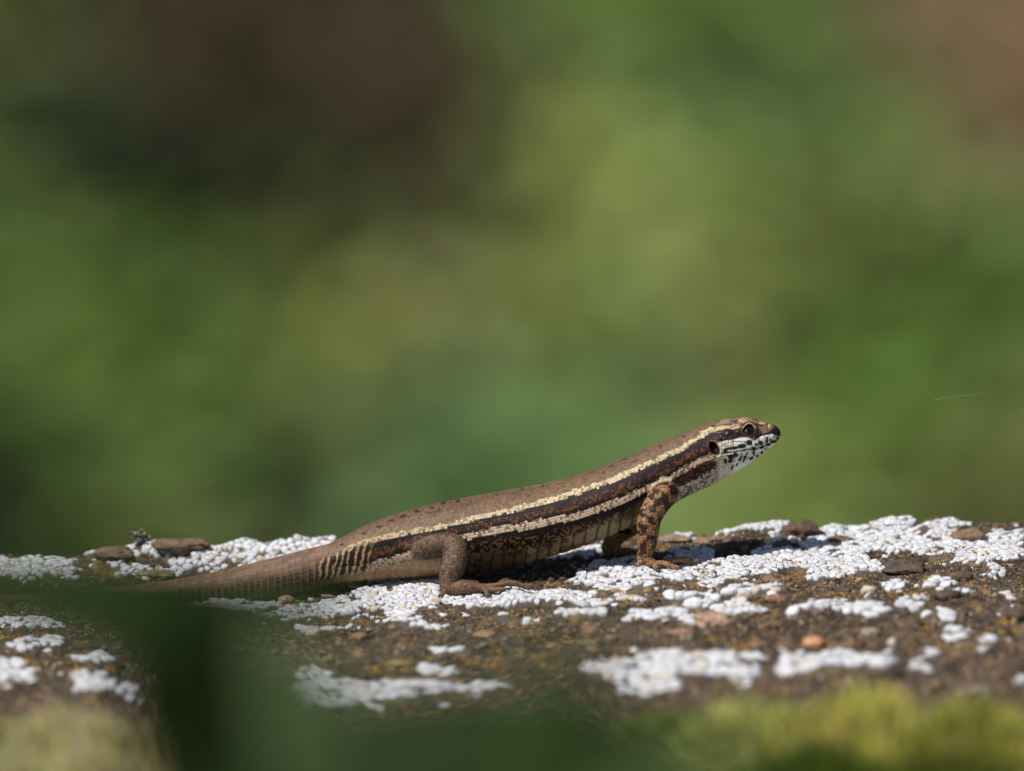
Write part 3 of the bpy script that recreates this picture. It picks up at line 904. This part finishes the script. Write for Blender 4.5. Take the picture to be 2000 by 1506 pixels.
# stripes
w1 = np.interp(jx, [640, 800, 1000, 1200, 1380], [4.4, 4.6, 5.0, 5.2, 4.4])
st1 = (np.abs(d1) < w1) & (QX < 1412)
colr = np.where(st1[:, None], mix(one * lin((212, 196, 164)), one * lin((170, 144, 112)), (crand < 0.25) * 0.6 + 0.5 * (1 - sstep(700, 950, jx))), colr)
w2 = np.interp(jx, [640, 900, 1000, 1200, 1300, 1390], [9, 6, 7.2, 7.2, 5.0, 6.0])
st2 = (np.abs(d2) < w2)
colr = np.where(st2[:, None], mix(one * lin((208, 190, 166)), one * lin((142, 108, 84)), (crand < 0.3) * 0.75), colr)
# below the second stripe
low_ = d2 < -w2
lc = mix(one * lin((52, 40, 34)), one * lin((158, 112, 72)), (crand > 0.62) * (1 - sstep(-24, -13, d2)) * 0.8)
lc = mix(lc, one * lin((40, 31, 28)), 1 - sstep(10, 17, -d2 + 5 * nf))
plate = LV[:, 0] / 1.62 + 0.10 * (QY - 1050) / 13.5
pf = np.abs(plate - np.round(plate))
belly = mix(one * lin((158, 142, 110)), one * lin((112, 96, 72)), sstep(-0.5, 0.5, nz))
belly = mix(belly, one * lin((70, 58, 46)), sstep(0.30, 0.47, pf) * 0.75)
belly = mix(belly, one * lin((78, 64, 50)), sstep(0.15, 0.6, nf) * (1 - sstep(4, 24, jy - bb)) * 0.9)
lc = mix(lc, belly, sstep(-8, 6, jy - bb + 6 * (crand - 0.5)))
colr = np.where(low_[:, None], lc, colr)
# rump behind the thigh: pale skin with dark pinholes, vent
rump = sstep(640, 670, QX) * (1 - sstep(858, 868, QX)) * sstep(2, 14, -d2 + 14 - 4)
rc = mix(one * lin((178, 152, 124)), one * lin((120, 94, 74)), (crand > 0.6) * 0.8)
rc = mix(rc, one * lin((222, 200, 172)), (1 - sstep(0.5, 1.1, np.hypot((QX - 815) / 18, (QY - 1070) / 7))) + (1 - sstep(0.5, 1.1, np.hypot((QX - 846) / 10, (QY - 1064) / 7))))
rc = mix(rc, one * lin((70, 54, 46)), (1 - sstep(0.5, 1.1, np.hypot((QX - 818) / 30, (QY - 1082) / 4))) * 0.8)
rc = mix(rc, one * lin((196, 174, 142)), sstep(1088, 1102, QY))
rc = mix(rc, one * lin((172, 142, 108)), sstep(1108, 1118, QY))
colr = mix(colr, rc, rump * low_)
# tail base bars and tail whorls
wh = LV[:, 0] / 0.95
wf = wh - np.floor(wh)
rowt = np.round((thm + np.pi / 2) / np.pi * 13)
rf = np.abs((thm + np.pi / 2) / np.pi * 13 - rowt)
wr_ = hash3(np.floor(wh), rowt, np.zeros(nv_), 5)
tc_ = mix(one * lin((142, 116, 98)), one * lin((112, 90, 76)), (wr_ > 0.5) * 0.6)
tc_ = mix(tc_, one * lin((168, 134, 110)), sstep(0.72, 0.95, wf) * 0.3)
tc_ = mix(tc_, one * lin((56, 43, 38)), sstep(0.36, 0.48, tt + 0.05 * nf) * (1 - sstep(0.62, 0.78, wf)) * (1 - sstep(0.30, 0.46, rf)) * 0.85 * (1 - 0.5 * (wr_ > 0.7)))
tc_ = mix(tc_, one * lin((150, 116, 92)), sstep(0.80, 0.95, tt) * 0.6)
tc_ = mix(tc_, one * lin((84, 62, 52)), sstep(0.36, 0.5, rf) * 0.5)
colr = mix(colr, tc_, tail)
bars = sstep(612, 630, pxv) * (1 - sstep(712, 738, pxv)) * sstep(0.18, 0.3, tt) * (1 - sstep(0.72, 0.85, tt))
bp_ = (QX + 0.25 * (QY - 1090)) / 13.0 + 0.22 * fbm(QX / 9, QY / 14, 0.0, 2, 505)
colr = mix(colr, one * lin((38, 29, 27)), bars * (np.abs(bp_ - np.floor(bp_) - 0.5) > 0.24) * 0.9)
colr = mix(colr, one * lin((208, 176, 132)), bars * (np.abs(bp_ - np.floor(bp_) - 0.5) < 0.16) * 0.6)
# limbs
fore = np.isin(legk, range(0, 12)); near = LV[:, 1] < Y0
hl = mix(one * lin((128, 106, 88)), one * lin((106, 84, 68)), sstep(-0.2, 0.6, nz))
hl = mix(hl, one * lin((154, 128, 104)), (WID > 0.66) * 0.5)
hl = mix(hl, one * lin((88, 70, 58)), (WID < 0.22) * 0.5)
hl = mix(hl, one * lin((160, 126, 100)), sstep(1125, 1150, QY) * 0.6)
mot = fbm(LV[:, 0] / 1.0 + 5, LV[:, 1] / 1.0, LV[:, 2] / 0.85, 3, 401) + 0.35 * sstep(1020, 980, QY) * 0 + 0.25 * (1 - sstep(975, 1030, QY))
fl = mix(one * lin((172, 132, 96)), one * lin((206, 166, 122)), (WID > 0.6) * 0.6)
fl = mix(fl, one * lin((52, 40, 36)), sstep(-0.12, 0.22, mot + (WID - 0.5) * 0.5) * (1 - sstep(1082, 1096, QY)) * 0.92)
fl = mix(fl, mix(one * lin((186, 148, 116)), one * lin((132, 100, 78)), (WID > 0.55) * 0.6), sstep(1080, 1094, QY))
colr = mix(colr, np.where(fore[:, None], fl, hl), isleg)
# throat and chest scales
thr = sstep(1310, 1330, QX) * (1 - isleg) * sstep(-2, 4, -d2 - 26) * (1 - head)
tcx = mix(one * lin((206, 200, 180)), one * lin((104, 92, 76)), sstep(0.5, 0.7, WID + 0.25 * nf) * 0.85)
colr = mix(colr, tcx, thr)
nk = sstep(1312, 1324, QX) * (1 - sstep(1396, 1404, QX)) * (1 - isleg) * (d2 < -w2)
b3 = poly_y([(1404, 913), (1345, 946), (1300, 968)], jx)
nkc = mix(one * lin((70, 48, 38)), one * lin((130, 88, 58)), (crand > 0.65) * 0.6)
nkc = mix(nkc, tcx, sstep(2, 7, jy - b3))
nkc = mix(nkc, one * lin((226, 214, 192)), (1 - sstep(3, 5.5, np.abs(jy - b3))) * (crand > 0.2))
colr = mix(colr, nkc, nk)
# collar fold in front of the shoulder
colr = mix(colr, one * lin((214, 202, 176)), (1 - sstep(0.5, 1.2, np.hypot((QX - 1296) / 10, (QY - 938) / 9))) * (1 - isleg) * 0.8)
colr = mix(colr, one * lin((206, 190, 164)), (1 - sstep(0.6, 1.2, np.abs((QY - 947) + 0.3 * (QX - 1280)) / 5.5)) * sstep(1258, 1268, QX) * (1 - sstep(1300, 1308, QX)) * (1 - isleg) * 0.8)

# --- head (positions read in a 10.53x view whose origin is 1350,800)
zx = (QX - 1350) * 10.526; zy = (QY - 800) * 10.526
hj = zy + 26 * nf
crown = mix(one * lin((138, 120, 100)), one * lin((104, 88, 76)), sstep(0.0, 0.5, nf))
crown = mix(crown, one * lin((64, 54, 50)), sstep(0.25, 0.6, fbm(LV[:, 0] / 0.8, LV[:, 1] / 0.5, LV[:, 2] / 0.5, 2, 333)) * 0.75)
hd = crown.copy()
low_line = np.interp(zx, [300, 600, 950, 1100, 1300, 1450, 1600, 1800], [520, 420, 380, 470, 420, 420, 420, 460])
hd = mix(hd, one * lin((182, 166, 124)), (1 - sstep(28, 60, np.abs(zy - (np.interp(zx, [250, 600, 950], [455, 385, 355]))))) * (zx < 980) * 0.85)
# dark temporal band
up_ = np.interp(zx, [250, 400, 600, 800, 1050, 1150], [560, 470, 415, 395, 380, 420]); dn_ = np.interp(zx, [300, 500, 640, 800, 900, 1060, 1150], [700, 640, 660, 660, 610, 560, 540])
tb = sstep(-14, 14, hj - up_) * sstep(-14, 14, dn_ - hj) * (zx < 1130)
tcol = mix(one * lin((32, 25, 26)), one * lin((160, 112, 74)), (WID > 0.66) * sstep(0.1, 0.35, (hj - up_) / 220) * (1 - sstep(0.6, 0.9, (hj - up_) / 220)) * 0.9)
hd = mix(hd, tcol, tb)
# lower face
jaw = sstep(-12, 12, zy - np.interp(zx, [400, 560, 700, 850, 1000, 1150, 1300, 1450, 1650, 1850], [660, 680, 640, 620, 580, 570, 640, 540, 500, 560]))
jc = mix(one * lin((222, 224, 212)), one * lin((198, 198, 184)), sstep(-0.3, 0.5, nz))
jc = mix(jc, one * lin((220, 204, 182)), (WID > 0.5) * (zx < 860) * 0.7)
hd = mix(hd, jc, jaw)
# snout, lores
lo_ = sstep(1290, 1330, zx) * (1 - jaw)
lcx = mix(one * lin((112, 96, 72)), one * lin((42, 33, 30)), sstep(-0.35, 0.15, nf + 0.45 * np.sin(zx / 62 + zy / 90)))
hd = mix(hd, lcx, lo_)
hd = mix(hd, one * lin((178, 152, 116)), (1 - sstep(0.5, 1.1, np.hypot((zx - 1440) / 120, (zy - 285) / 28))) + (1 - sstep(0.5, 1.1, np.hypot((zx - 1600) / 34, (zy - 330) / 50))))
hd = mix(hd, one * lin((186, 160, 118)), (1 - sstep(0.6, 1.1, np.hypot((zx - 1060) / 110, (zy - 240) / 70))) * (0.5 + 0.5 * (nf > 0)))
hd = mix(hd, one * lin((34, 28, 26)), (1 - sstep(0.7, 1.2, np.hypot((zx - 1770) / 90, (zy - 430) / 110))) * 0.92)
hd = mix(hd, one * lin((150, 132, 108)), (1 - sstep(0.6, 1.1, np.hypot((zx - 1700) / 40, (zy - 560) / 34))) * 0.8)
SPOTS = [(1190, 680, 56, 52, 0), (1430, 685, 44, 42, 0), (1335, 718, 30, 24, 0), (1562, 625, 24, 70, 0), (1640, 640, 16, 40, 0), (1040, 752, 82, 44, -10), (900, 790, 60, 30, -10), (780, 800, 80, 24, -10),
         (700, 850, 40, 40, 0), (1290, 805, 48, 36, 0), (1455, 772, 44, 30, -30), (1590, 722, 44, 26, -15), (1700, 660, 60, 30, -15), (910, 930, 48, 44, 30), (815, 975, 54, 52, 0), (1098, 1005, 22, 80, 25),
         (1285, 890, 24, 40, 0), (1240, 1010, 44, 20, -30), (1362, 958, 36, 20, -30), (1460, 890, 20, 40, 0), (1590, 822, 20, 24, 0), (845, 1185, 20, 50, 30), (1010, 1020, 20, 50, 30), (800, 1060, 46, 30, 0),
         (700, 1060, 30, 46, 0), (1090, 835, 44, 16, -5), (940, 1130, 16, 40, 35), (1150, 900, 14, 30, 0), (1520, 800, 14, 26, 0), (1780, 600, 30, 40, 0)]
for (cx, cy, rx, ry, an_) in SPOTS:
    ca, sa = math.cos(math.radians(an_)), math.sin(math.radians(an_))
    ux = (zx - cx) * ca + (zy - cy) * sa; uy = -(zx - cx) * sa + (zy - cy) * ca
    hd = mix(hd, one * lin((38, 32, 34)), (1 - sstep(0.75, 1.15, np.hypot(ux / rx, uy / ry) / 1.22)) * 0.97)
# shield edges: mouth line, labial seams
disp = np.zeros(nv_)


def seam(pts, width, depth, dark, colour=(46, 42, 40)):
    global hd, disp
    pts = np.array(pts, float)
    d = np.full(nv_, 1e9)
    for a_, b_ in zip(pts[:-1], pts[1:]):
        ab = b_ - a_; t = np.clip(((zx - a_[0]) * ab[0] + (zy - a_[1]) * ab[1]) / ab.dot(ab), 0, 1)
        d = np.minimum(d, np.hypot(zx - a_[0] - t * ab[0], zy - a_[1] - t * ab[1]))
    w = 1 - sstep(width * 0.4, width * 1.3, d)
    hd = mix(hd, one * lin(colour), w * dark)
    disp = disp - w * depth * head


seam([(640, 905), (880, 872), (1050, 850), (1160, 815), (1290, 828), (1450, 775), (1600, 710), (1720, 668), (1800, 630)], 12, 0.13, 0.85)
for ln in ([(1110, 660), (1130, 790)], [(1250, 640), (1260, 810)], [(1395, 590), (1390, 770)], [(1520, 540), (1530, 730)], [(1610, 520), (1640, 690)], [(860, 650), (870, 830)], [(850, 660), (1100, 670)],
           [(1040, 870), (1030, 960), (960, 1050)], [(1290, 850), (1280, 960), (1210, 1030)], [(1450, 860), (1430, 930)], [(1560, 760), (1560, 830)], [(720, 950), (900, 960), (880, 1080)],
           [(1320, 600), (1450, 535), (1660, 490)], [(1380, 290), (1390, 520)], [(1570, 300), (1590, 480)], [(1040, 960), (1200, 1000), (1400, 900), (1560, 830)], [(810, 250), (830, 370), (940, 330)],
           [(600, 300), (800, 285), (960, 215)], [(350, 330), (600, 330)]):
    seam(ln, 10, 0.09, 0.72)
# eyelid ring, brow, eye socket
er = np.hypot((zx - 1190) / 122, (zy - 440) / np.where(zy < 440, 112, 96))
rot = np.arctan2(zy - 440, zx - 1190)
disp += head * (0.12 + 0.14 * sstep(-0.3, 0.5, np.sin(-rot))) * np.exp(-((er - 1.13) / 0.11) ** 2) - head * 0.42 * (1 - sstep(0.80, 1.02, er))
hd = mix(hd, one * lin((40, 30, 26)), 1 - sstep(1.0, 1.10, er))
hd = mix(hd, one * lin((58, 44, 36)), np.exp(-((er - 1.3) / 0.2) ** 2) * 0.7)
lid = np.exp(-((er - 1.13) / 0.065) ** 2)
hd = mix(hd, one * lin((214, 184, 140)), lid * sstep(0.1, 0.5, np.sin(-rot)) * 0.95)
hd = mix(hd, one * lin((74, 52, 40)), lid * sstep(-0.1, 0.3, np.sin(rot)) * 0.8)
hd = mix(hd, one * lin((44, 34, 30)), np.exp(-((er - 1.34) / 0.12) ** 2) * sstep(0.0, 0.4, np.cos(rot)) * 0.8)
lid2 = np.exp(-((er - 1.42) / 0.08) ** 2)
hd = mix(hd, one * lin((48, 40, 36)), lid2 * sstep(0.0, 0.4, np.sin(-rot)) * 0.85)
disp += head * 0.38 * np.exp(-(((zx - 1170) / 190) ** 2 + ((zy - 280) / 46) ** 2))
hd = mix(hd, one * lin((54, 44, 40)), (1 - sstep(16, 30, np.abs(zy - 335 + 0.0009 * (zx - 1190) ** 2))) * (np.abs(zx - 1190) < 200) * (er > 1.25) * 0.7)
disp += head * 0.05 * np.where(jaw > 0.5, 0, 1) * nf
# nostril
no = np.hypot((zx - 1700) / 26, (zy - 400) / 22)
disp -= head * 0.25 * (1 - sstep(0.5, 1.2, no)); hd = mix(hd, one * lin((16, 12, 12)), 1 - sstep(0.8, 1.2, no))
# ear opening
ca, sa = math.cos(math.radians(58)), math.sin(math.radians(58))
ex = (zx - 485) * ca + (zy - 805) * sa; ey = -(zx - 485) * sa + (zy - 805) * ca
ear = np.hypot(ex / 165, ey / 92)
neckhead = sstep(1370, 1382, QX) * (1 - isleg)
disp -= neckhead * 0.85 * (1 - sstep(0.55, 1.0, ear)); disp += neckhead * 0.10 * np.exp(-((ear - 1.12) / 0.14) ** 2)
colr = mix(colr, hd, head)
colr = mix(colr, one * lin((40, 30, 27)), neckhead * (1 - sstep(0.86, 1.02, ear)))
colr = mix(colr, one * lin((112, 82, 64)), neckhead * (1 - sstep(0.3, 0.75, np.hypot((zx - 520) / 60, (zy - 800) / 110))) * 0.8)
colr = mix(colr, one * lin((196, 140, 92)), neckhead * np.exp(-((ear - 1.10) / 0.07) ** 2) * sstep(-10, 30, ey * -1) * 0.8)

# --- scale relief
body_w = (1 - isleg) * (1 - tail) * (1 - head) * (1 - thr)
bellyw = sstep(-4, 8, jy - bb) * low_
grain = 0.07 * (1 - np.clip(hexd / 0.6, 0, 1) ** 2) * body_w * (1 - bellyw)
granw = np.clip(isleg + thr + head * ((zx < 870) & (zy > 560)), 0, 1)
grain += granw * 0.075 * wedge
grain += body_w * bellyw * 0.10 * (1 - sstep(0.25, 0.5, pf))
grain += tail * 0.085 * (wf ** 1.5 * 0.9 + 0.25 * (1 - rf * 2)) * np.interp(pxv, [0, 300, 640], [0.3, 0.7, 1.0])
eyemask = 1 - (1 - sstep(1.2, 1.4, er)) * head
disp += grain * eyemask
gap = 1 - 0.62 * sstep(0.28, 0.58, hexd) * body_w * (1 - bellyw) - 0.45 * granw * (1 - wedge) * eyemask
colr = colr * gap[:, None] * (1.08 + 0.5 * (crand - 0.5) * body_w)[:, None]
# skin folds at the shoulder
fold = np.exp(-(((QX - 1276) / 26) ** 2 + ((QY - 962) / 20) ** 2)) * (1 - isleg)
disp += fold * 0.16 * np.sin(QX * 0.75)
# crease between thigh and flank, armpit
OUT = LV + NRM * disp[:, None]
me = mesh_from('lizard', OUT, FACES)
colr = colr * mix(0.80 * one, 0.68 * one, isleg) * np.where(head > 0.5, 1.2, 1.0)[:, None]
set_color(me, np.clip(1.22 * np.clip(colr, 0, 1) ** 1.16, 0.004, 0.9), 'skin')
m_skin = material('lizard_skin', attr='skin', rough=0.55, spec=0.2, noise_scale=3500, noise_amt=0.10, bump=0.00002, bump_scale=6000)
liz = link('lizard', me, m_skin)
tag(liz, 'striped brown wall lizard with cream flank stripes raised on its forelegs on the white lichen', 'lizard')

# eyes
m_eye = material('eye', lin((30, 16, 10)), 0.06, 0.7)
nt = m_eye.node_tree; bs = nt.nodes['Principled BSDF']
at = nt.nodes.new('ShaderNodeAttribute'); at.attribute_name = 'tint'; nt.links.new(at.outputs['Color'], bs.inputs['Base Color'])
ecx, ecy = 1350 + 1190 / 10.526, 800 + 440 / 10.526
for sgn in (-1, 1):
    sel = np.where((np.hypot(QX - ecx, QY - ecy) < 2.0) & ((LV[:, 1] - Y0) * sgn > 0) & (np.abs(LV[:, 1]) > 1.0))[0]
    p = LV[sel].mean(0); nn = NRM[sel].mean(0); nn /= np.linalg.norm(nn)
    v, f = ICO3
    r_ = 0.92
    e = v * r_
    d = v @ nn
    tint = np.where((d > 0.84)[:, None], lin((6, 5, 5)), np.where((d > 0.62)[:, None], lin((56, 36, 24)), lin((20, 13, 11))))
    me = mesh_from('eye', e + p - nn * (r_ - 0.10), f); set_color(me, tint)
    link('eye', me, m_eye, liz)
m_claw = material('claw', lin((70, 52, 40)), 0.35, 0.5)
for (p, d, r_) in CLAWS:
    c = np.array([p - d * 0.2, p + d * 0.25 + np.array([0, 0, 0.05]), p + d * 0.5, p + d * 0.68 - np.array([0, 0, 0.16])])
    v, q, t = tube(catmull(c, 4), np.linspace(r_ * 0.75, 0.03, 13), 8)
    link('claw', mesh_from('claw', v, [q, t]), m_claw, liz)

# ================================================================== plants on the bank
def leaf_shape(L_, W_, bend, fold_):
    t = np.array([0, 0.25, 0.55, 0.82, 1.0]); w = np.array([0.08, 0.85, 1.0, 0.6, 0.02]) * W_ / 2
    z = -bend * L_ * t ** 2
    v = np.concatenate([np.stack([t * L_, -w, z + fold_ * w], 1), np.stack([t * L_, 0 * w, z], 1), np.stack([t * L_, w, z + fold_ * w], 1)])
    k = np.arange(4)
    q = np.concatenate([np.stack([k, k + 1, k + 6, k + 5], 1), np.stack([k + 5, k + 6, k + 11, k + 10], 1)])
    return v, q


def frame(d, up):
    d = d / np.linalg.norm(d); s = np.cross(up, d); s /= np.linalg.norm(s) + 1e-9
    return np.stack([d, s, np.cross(d, s)], 1)


TC = (CAMP - AIM) / DIST
m_leaf = material('herb_leaf', attr='tint', rough=0.6, spec=0.25, noise_scale=60, noise_amt=0.15, transl=0.25)
m_stem = material('herb_stem', lin((110, 104, 62)), 0.7, 0.2, noise_scale=80)


def herb(kind, rgb, label, base, R, nleaf, ll, group, rng, dry=False):
    root = bpy.data.objects.new(kind, None); C.objects.link(root); root.location = base * MM
    tag(root, label, 'plant', group)
    sp = Soup(); ss = Soup()
    up = np.array([0, -0.55, 0.83])
    for s in range(max(4, nleaf // 22)):
        d = rng.normal(0, 0.75, 3) + up * 1.25; d /= np.linalg.norm(d)
        tip = d * R * rng.uniform(0.6, 1.15)
        pts = catmull(np.array([[0, 0, -6], tip * 0.45 + rng.normal(0, R * 0.05, 3), tip]), 4)
        v, q, t = tube(pts, np.linspace(1.4, 0.5, len(pts)), 5)
        ss.add(v, q, t)
    for k in range(nleaf):
        d = rng.normal(0, 0.8, 3) + up * 0.9; d /= np.linalg.norm(d)
        p = d * R * rng.uniform(0.15, 1.0) ** 0.6
        ld = d + rng.normal(0, 0.7, 3); ld[2] *= 0.6
        n_ = np.array([-0.35 + rng.normal(0, .35), -0.55 + rng.normal(0, .3), 0.8])
        F = frame(ld, n_)
        v, q = leaf_shape(ll * rng.uniform(0.6, 1.3), ll * (0.20 if dry else 0.42) * rng.uniform(0.8, 1.2), rng.uniform(0, 0.35), 0.25)
        c = lin(rgb) * rng.uniform(0.88, 1.6) * np.array([rng.uniform(0.9, 1.12), 1, rng.uniform(0.8, 1.2)])
        sp.add(v @ F.T + p, q, col=c)
    link('foliage', sp.mesh('foliage'), m_leaf, root)
    link('stem', ss.mesh('stem'), m_stem, root)
    return root


def bank_point(px, py):
    u = (px - 1000) / (DIST * PXMM); v = (753 - py) / (DIST * PXMM)
    d = np.array([u, CE + v * SE, -SE + v * CE])
    t = np.linspace(3600, 6400, 2400)
    p = CAMP[None] + d[None] * t[:, None]
    k = np.where(p[:, 2] < bank_z(p[:, 0], p[:, 1]))[0]
    return p[k[0]] if len(k) else p[-1]


KIND = {
    'D': ('shade_tinted_herb', (40, 55, 31), 'dark green leafy herb growing on the earth bank', 'herbs with painted shade on the bank'),  # dark leaf colour stands in for the shade over these plants
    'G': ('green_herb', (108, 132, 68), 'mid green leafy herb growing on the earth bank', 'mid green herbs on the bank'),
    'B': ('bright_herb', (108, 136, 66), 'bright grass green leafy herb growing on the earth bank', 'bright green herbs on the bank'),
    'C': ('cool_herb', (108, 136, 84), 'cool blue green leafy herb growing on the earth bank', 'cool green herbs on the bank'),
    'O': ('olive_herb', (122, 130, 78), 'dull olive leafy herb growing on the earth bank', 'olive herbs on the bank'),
    'P': ('pale_herb', (152, 166, 98), 'pale yellow olive herb growing on the earth bank', 'pale olive herbs on the bank'),
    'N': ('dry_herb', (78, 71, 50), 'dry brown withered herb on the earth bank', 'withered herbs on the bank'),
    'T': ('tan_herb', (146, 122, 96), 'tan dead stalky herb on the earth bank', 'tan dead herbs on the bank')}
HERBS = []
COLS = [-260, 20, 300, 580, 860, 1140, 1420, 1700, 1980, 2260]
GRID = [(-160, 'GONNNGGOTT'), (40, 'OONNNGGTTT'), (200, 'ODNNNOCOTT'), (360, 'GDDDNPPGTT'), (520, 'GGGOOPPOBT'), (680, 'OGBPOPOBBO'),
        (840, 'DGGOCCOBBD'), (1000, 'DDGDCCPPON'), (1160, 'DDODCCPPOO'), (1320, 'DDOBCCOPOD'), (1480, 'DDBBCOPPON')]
prng = np.random.default_rng(99)
for (py, row) in GRID:
    for cx, ch in zip(COLS, row):
        px_ = cx + prng.uniform(-60, 60); py_ = py + prng.uniform(-40, 40)
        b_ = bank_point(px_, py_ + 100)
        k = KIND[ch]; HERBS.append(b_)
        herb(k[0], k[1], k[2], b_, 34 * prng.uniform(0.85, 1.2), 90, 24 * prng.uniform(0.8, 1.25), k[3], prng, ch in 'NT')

# grass over the rest of the bank, wherever no herb crowds it out
HB = np.array(HERBS); soup = Soup()
gxr = prng.uniform(-1500, 1500, 16000); gyr = BANKY + prng.uniform(40, 1700, 16000)
gzr = bank_z(gxr, gyr)
for k in range(16000):
    p = np.array([gxr[k], gyr[k], gzr[k]])
    if np.min(np.sum((HB - p) ** 2, 1)) < 48 ** 2: continue
    L_ = prng.uniform(40, 100); d = np.array([prng.normal(0, 0.4), prng.normal(-0.25, 0.35), 1.0]); d /= np.linalg.norm(d)
    sd = np.array([prng.normal(), prng.normal(0, 0.5), 0.0]); sd /= np.linalg.norm(sd); wd = prng.uniform(1.5, 3.0)
    fall = np.array([d[0], d[1], -0.3]) * L_ * 0.35
    m1 = p + d * L_ * 0.55; m2 = p + d * L_ + fall
    v = np.array([p - sd * wd, p + sd * wd, m1 + sd * wd * 0.9, m1 - sd * wd * 0.9, m2])
    soup.add(v, np.array([[0, 1, 2, 3]]), np.array([[3, 2, 4]]), col=lin([(96, 118, 60), (120, 128, 72), (84, 104, 54), (136, 124, 84)][k % 4]) * prng.uniform(0.7, 1.3))
o = link('grass', soup.mesh('grass'), m_leaf)
tag(o, 'blurred olive green grass covering the earth bank', 'grass', kind='stuff')

# ================================================================== foreground leaves, close to the lens; dark tints carry backlit shade, paler ones sunlight
m_fore = material('foreground_leaf', attr='tint', rough=0.7, spec=0.12, noise_scale=90, noise_amt=0.2, transl=0.12)


def blade(pts_px, depth, width, rgb, label, name='leaf_blade', wprof=None):
    """a long leaf through photo positions, at a given distance before the rock, rooted below"""
    P3 = np.array([[*P(px, py, dy)] for (px, py, dy) in [(p[0], p[1], depth + (p[2] if len(p) > 2 else 0)) for p in pts_px]])
    c = catmull(P3, 10); n = len(c)
    tan = np.gradient(c, axis=0); tan /= np.linalg.norm(tan, axis=1)[:, None]
    nrm = np.array([0.1, -0.75, 0.65])
    s = np.cross(tan, nrm); s /= np.linalg.norm(s, axis=1)[:, None]
    up = np.cross(s, tan)
    t = np.linspace(0, 1, n)
    w = width / 2 * np.clip(np.sin(np.pi * np.clip(t * 0.86 + 0.12, 0, 1)) ** 0.6, 0.05, 1)
    th_ = 0.18
    rows = [c - s * w[:, None] + up * (0.12 * w)[:, None], c + up * 0.0, c + s * w[:, None] + up * (0.12 * w)[:, None]]
    rows += [r - up * th_ for r in rows[::-1]]
    v = np.stack(rows, 1).reshape(-1, 3); m = 6
    i = np.arange(n - 1)[:, None] * m; j = np.arange(m)[None]; j2 = (j + 1) % m
    q = np.stack([i + j, i + j2, i + m + j2, i + m + j], -1).reshape(-1, 4)
    caps = np.array([[0, 1, 4, 5], [1, 2, 3, 4]])
    q = np.vstack([q, caps[:, ::-1], caps + (n - 1) * m])
    me = mesh_from(name, v, q)
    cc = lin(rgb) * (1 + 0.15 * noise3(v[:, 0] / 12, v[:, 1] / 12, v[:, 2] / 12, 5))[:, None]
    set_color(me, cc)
    return me


root = bpy.data.objects.new('leafy_stem', None); C.objects.link(root); root.location = np.array([-60, -470, -600]) * MM
tag(root, 'blurred leafy plant, shade painted into its dark green leaves, hanging in front of the rock and tail', 'plant')


def add_leaf(parent, *a, **k):
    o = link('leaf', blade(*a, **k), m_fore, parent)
    o.matrix_parent_inverse = parent.matrix_basis.inverted() if False else o.matrix_parent_inverse
    me = o.data
    co = np.empty(len(me.vertices) * 3, np.float32); me.vertices.foreach_get('co', co)
    co = co.reshape(-1, 3) - np.array(parent.location)[None]
    me.vertices.foreach_set('co', co.astype(np.float32).ravel()); me.update()
    return o


add_leaf(root, [(500, 1950), (440, 1600), (385, 1390), (330, 1260), (190, 1190), (-120, 1150)], -520, 16, (30, 46, 15), '')  # shade of a backlit leaf put into the dark tint
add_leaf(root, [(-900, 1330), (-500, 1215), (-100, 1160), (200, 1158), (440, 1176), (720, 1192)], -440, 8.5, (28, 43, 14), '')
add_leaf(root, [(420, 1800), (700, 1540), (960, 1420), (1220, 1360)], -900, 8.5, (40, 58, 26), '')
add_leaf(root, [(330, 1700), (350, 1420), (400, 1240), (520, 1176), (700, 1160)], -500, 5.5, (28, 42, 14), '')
add_leaf(root, [(680, 1780), (640, 1540), (590, 1380), (520, 1230)], -600, 12, (84, 104, 66), '')  # paler tint stands in for sunlight on this leaf
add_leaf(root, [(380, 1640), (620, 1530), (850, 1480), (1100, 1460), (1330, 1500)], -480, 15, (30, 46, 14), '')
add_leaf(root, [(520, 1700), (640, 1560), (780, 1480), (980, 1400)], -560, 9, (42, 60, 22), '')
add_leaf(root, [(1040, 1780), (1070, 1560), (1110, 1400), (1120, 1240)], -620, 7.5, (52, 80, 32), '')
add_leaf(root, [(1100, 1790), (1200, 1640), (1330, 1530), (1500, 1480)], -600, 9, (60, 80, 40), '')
stem = catmull(np.array([[0, 0, 0], [0.005, 0, 0.25], [0.01, 0, 0.42], [0.02, 0.0, 0.55]]) * 1000, 8)
v, q, t = tube(stem, np.linspace(3.0, 1.6, len(stem)), 8)
link('stem', mesh_from('stem', v, [q, t]), m_stem, root)
for lf in [o_ for o_ in root.children if o_.name.startswith('leaf')]:
    p0 = np.array(lf.data.vertices[1].co) / MM
    top = stem[-4]
    v, q, t = tube(catmull(np.array([top, (top + p0) / 2 + np.array([0, 0, -25.0]), p0]), 8), np.full(17, 0.9), 6)
    link('petiole', mesh_from('petiole', v, [q, t]), m_stem, root)

# a strand of spider silk catching the sun beside the rock
pts = np.array([P(1826, 780.5, 6), P(1850, 777, 6), P(1890, 772, 5), P(1930, 767, 5)])
v, q, t = tube(catmull(pts, 12), np.concatenate([np.full(9, 0.012), np.full(28, 0.005)]), 6)
o = link('spider_silk', mesh_from('spider_silk', v, [q, t]), material('silk', (0.8, 0.8, 0.76), 0.3, 0.6))
tag(o, 'thin pale strand of spider silk in the air beyond the snout', 'spider silk')
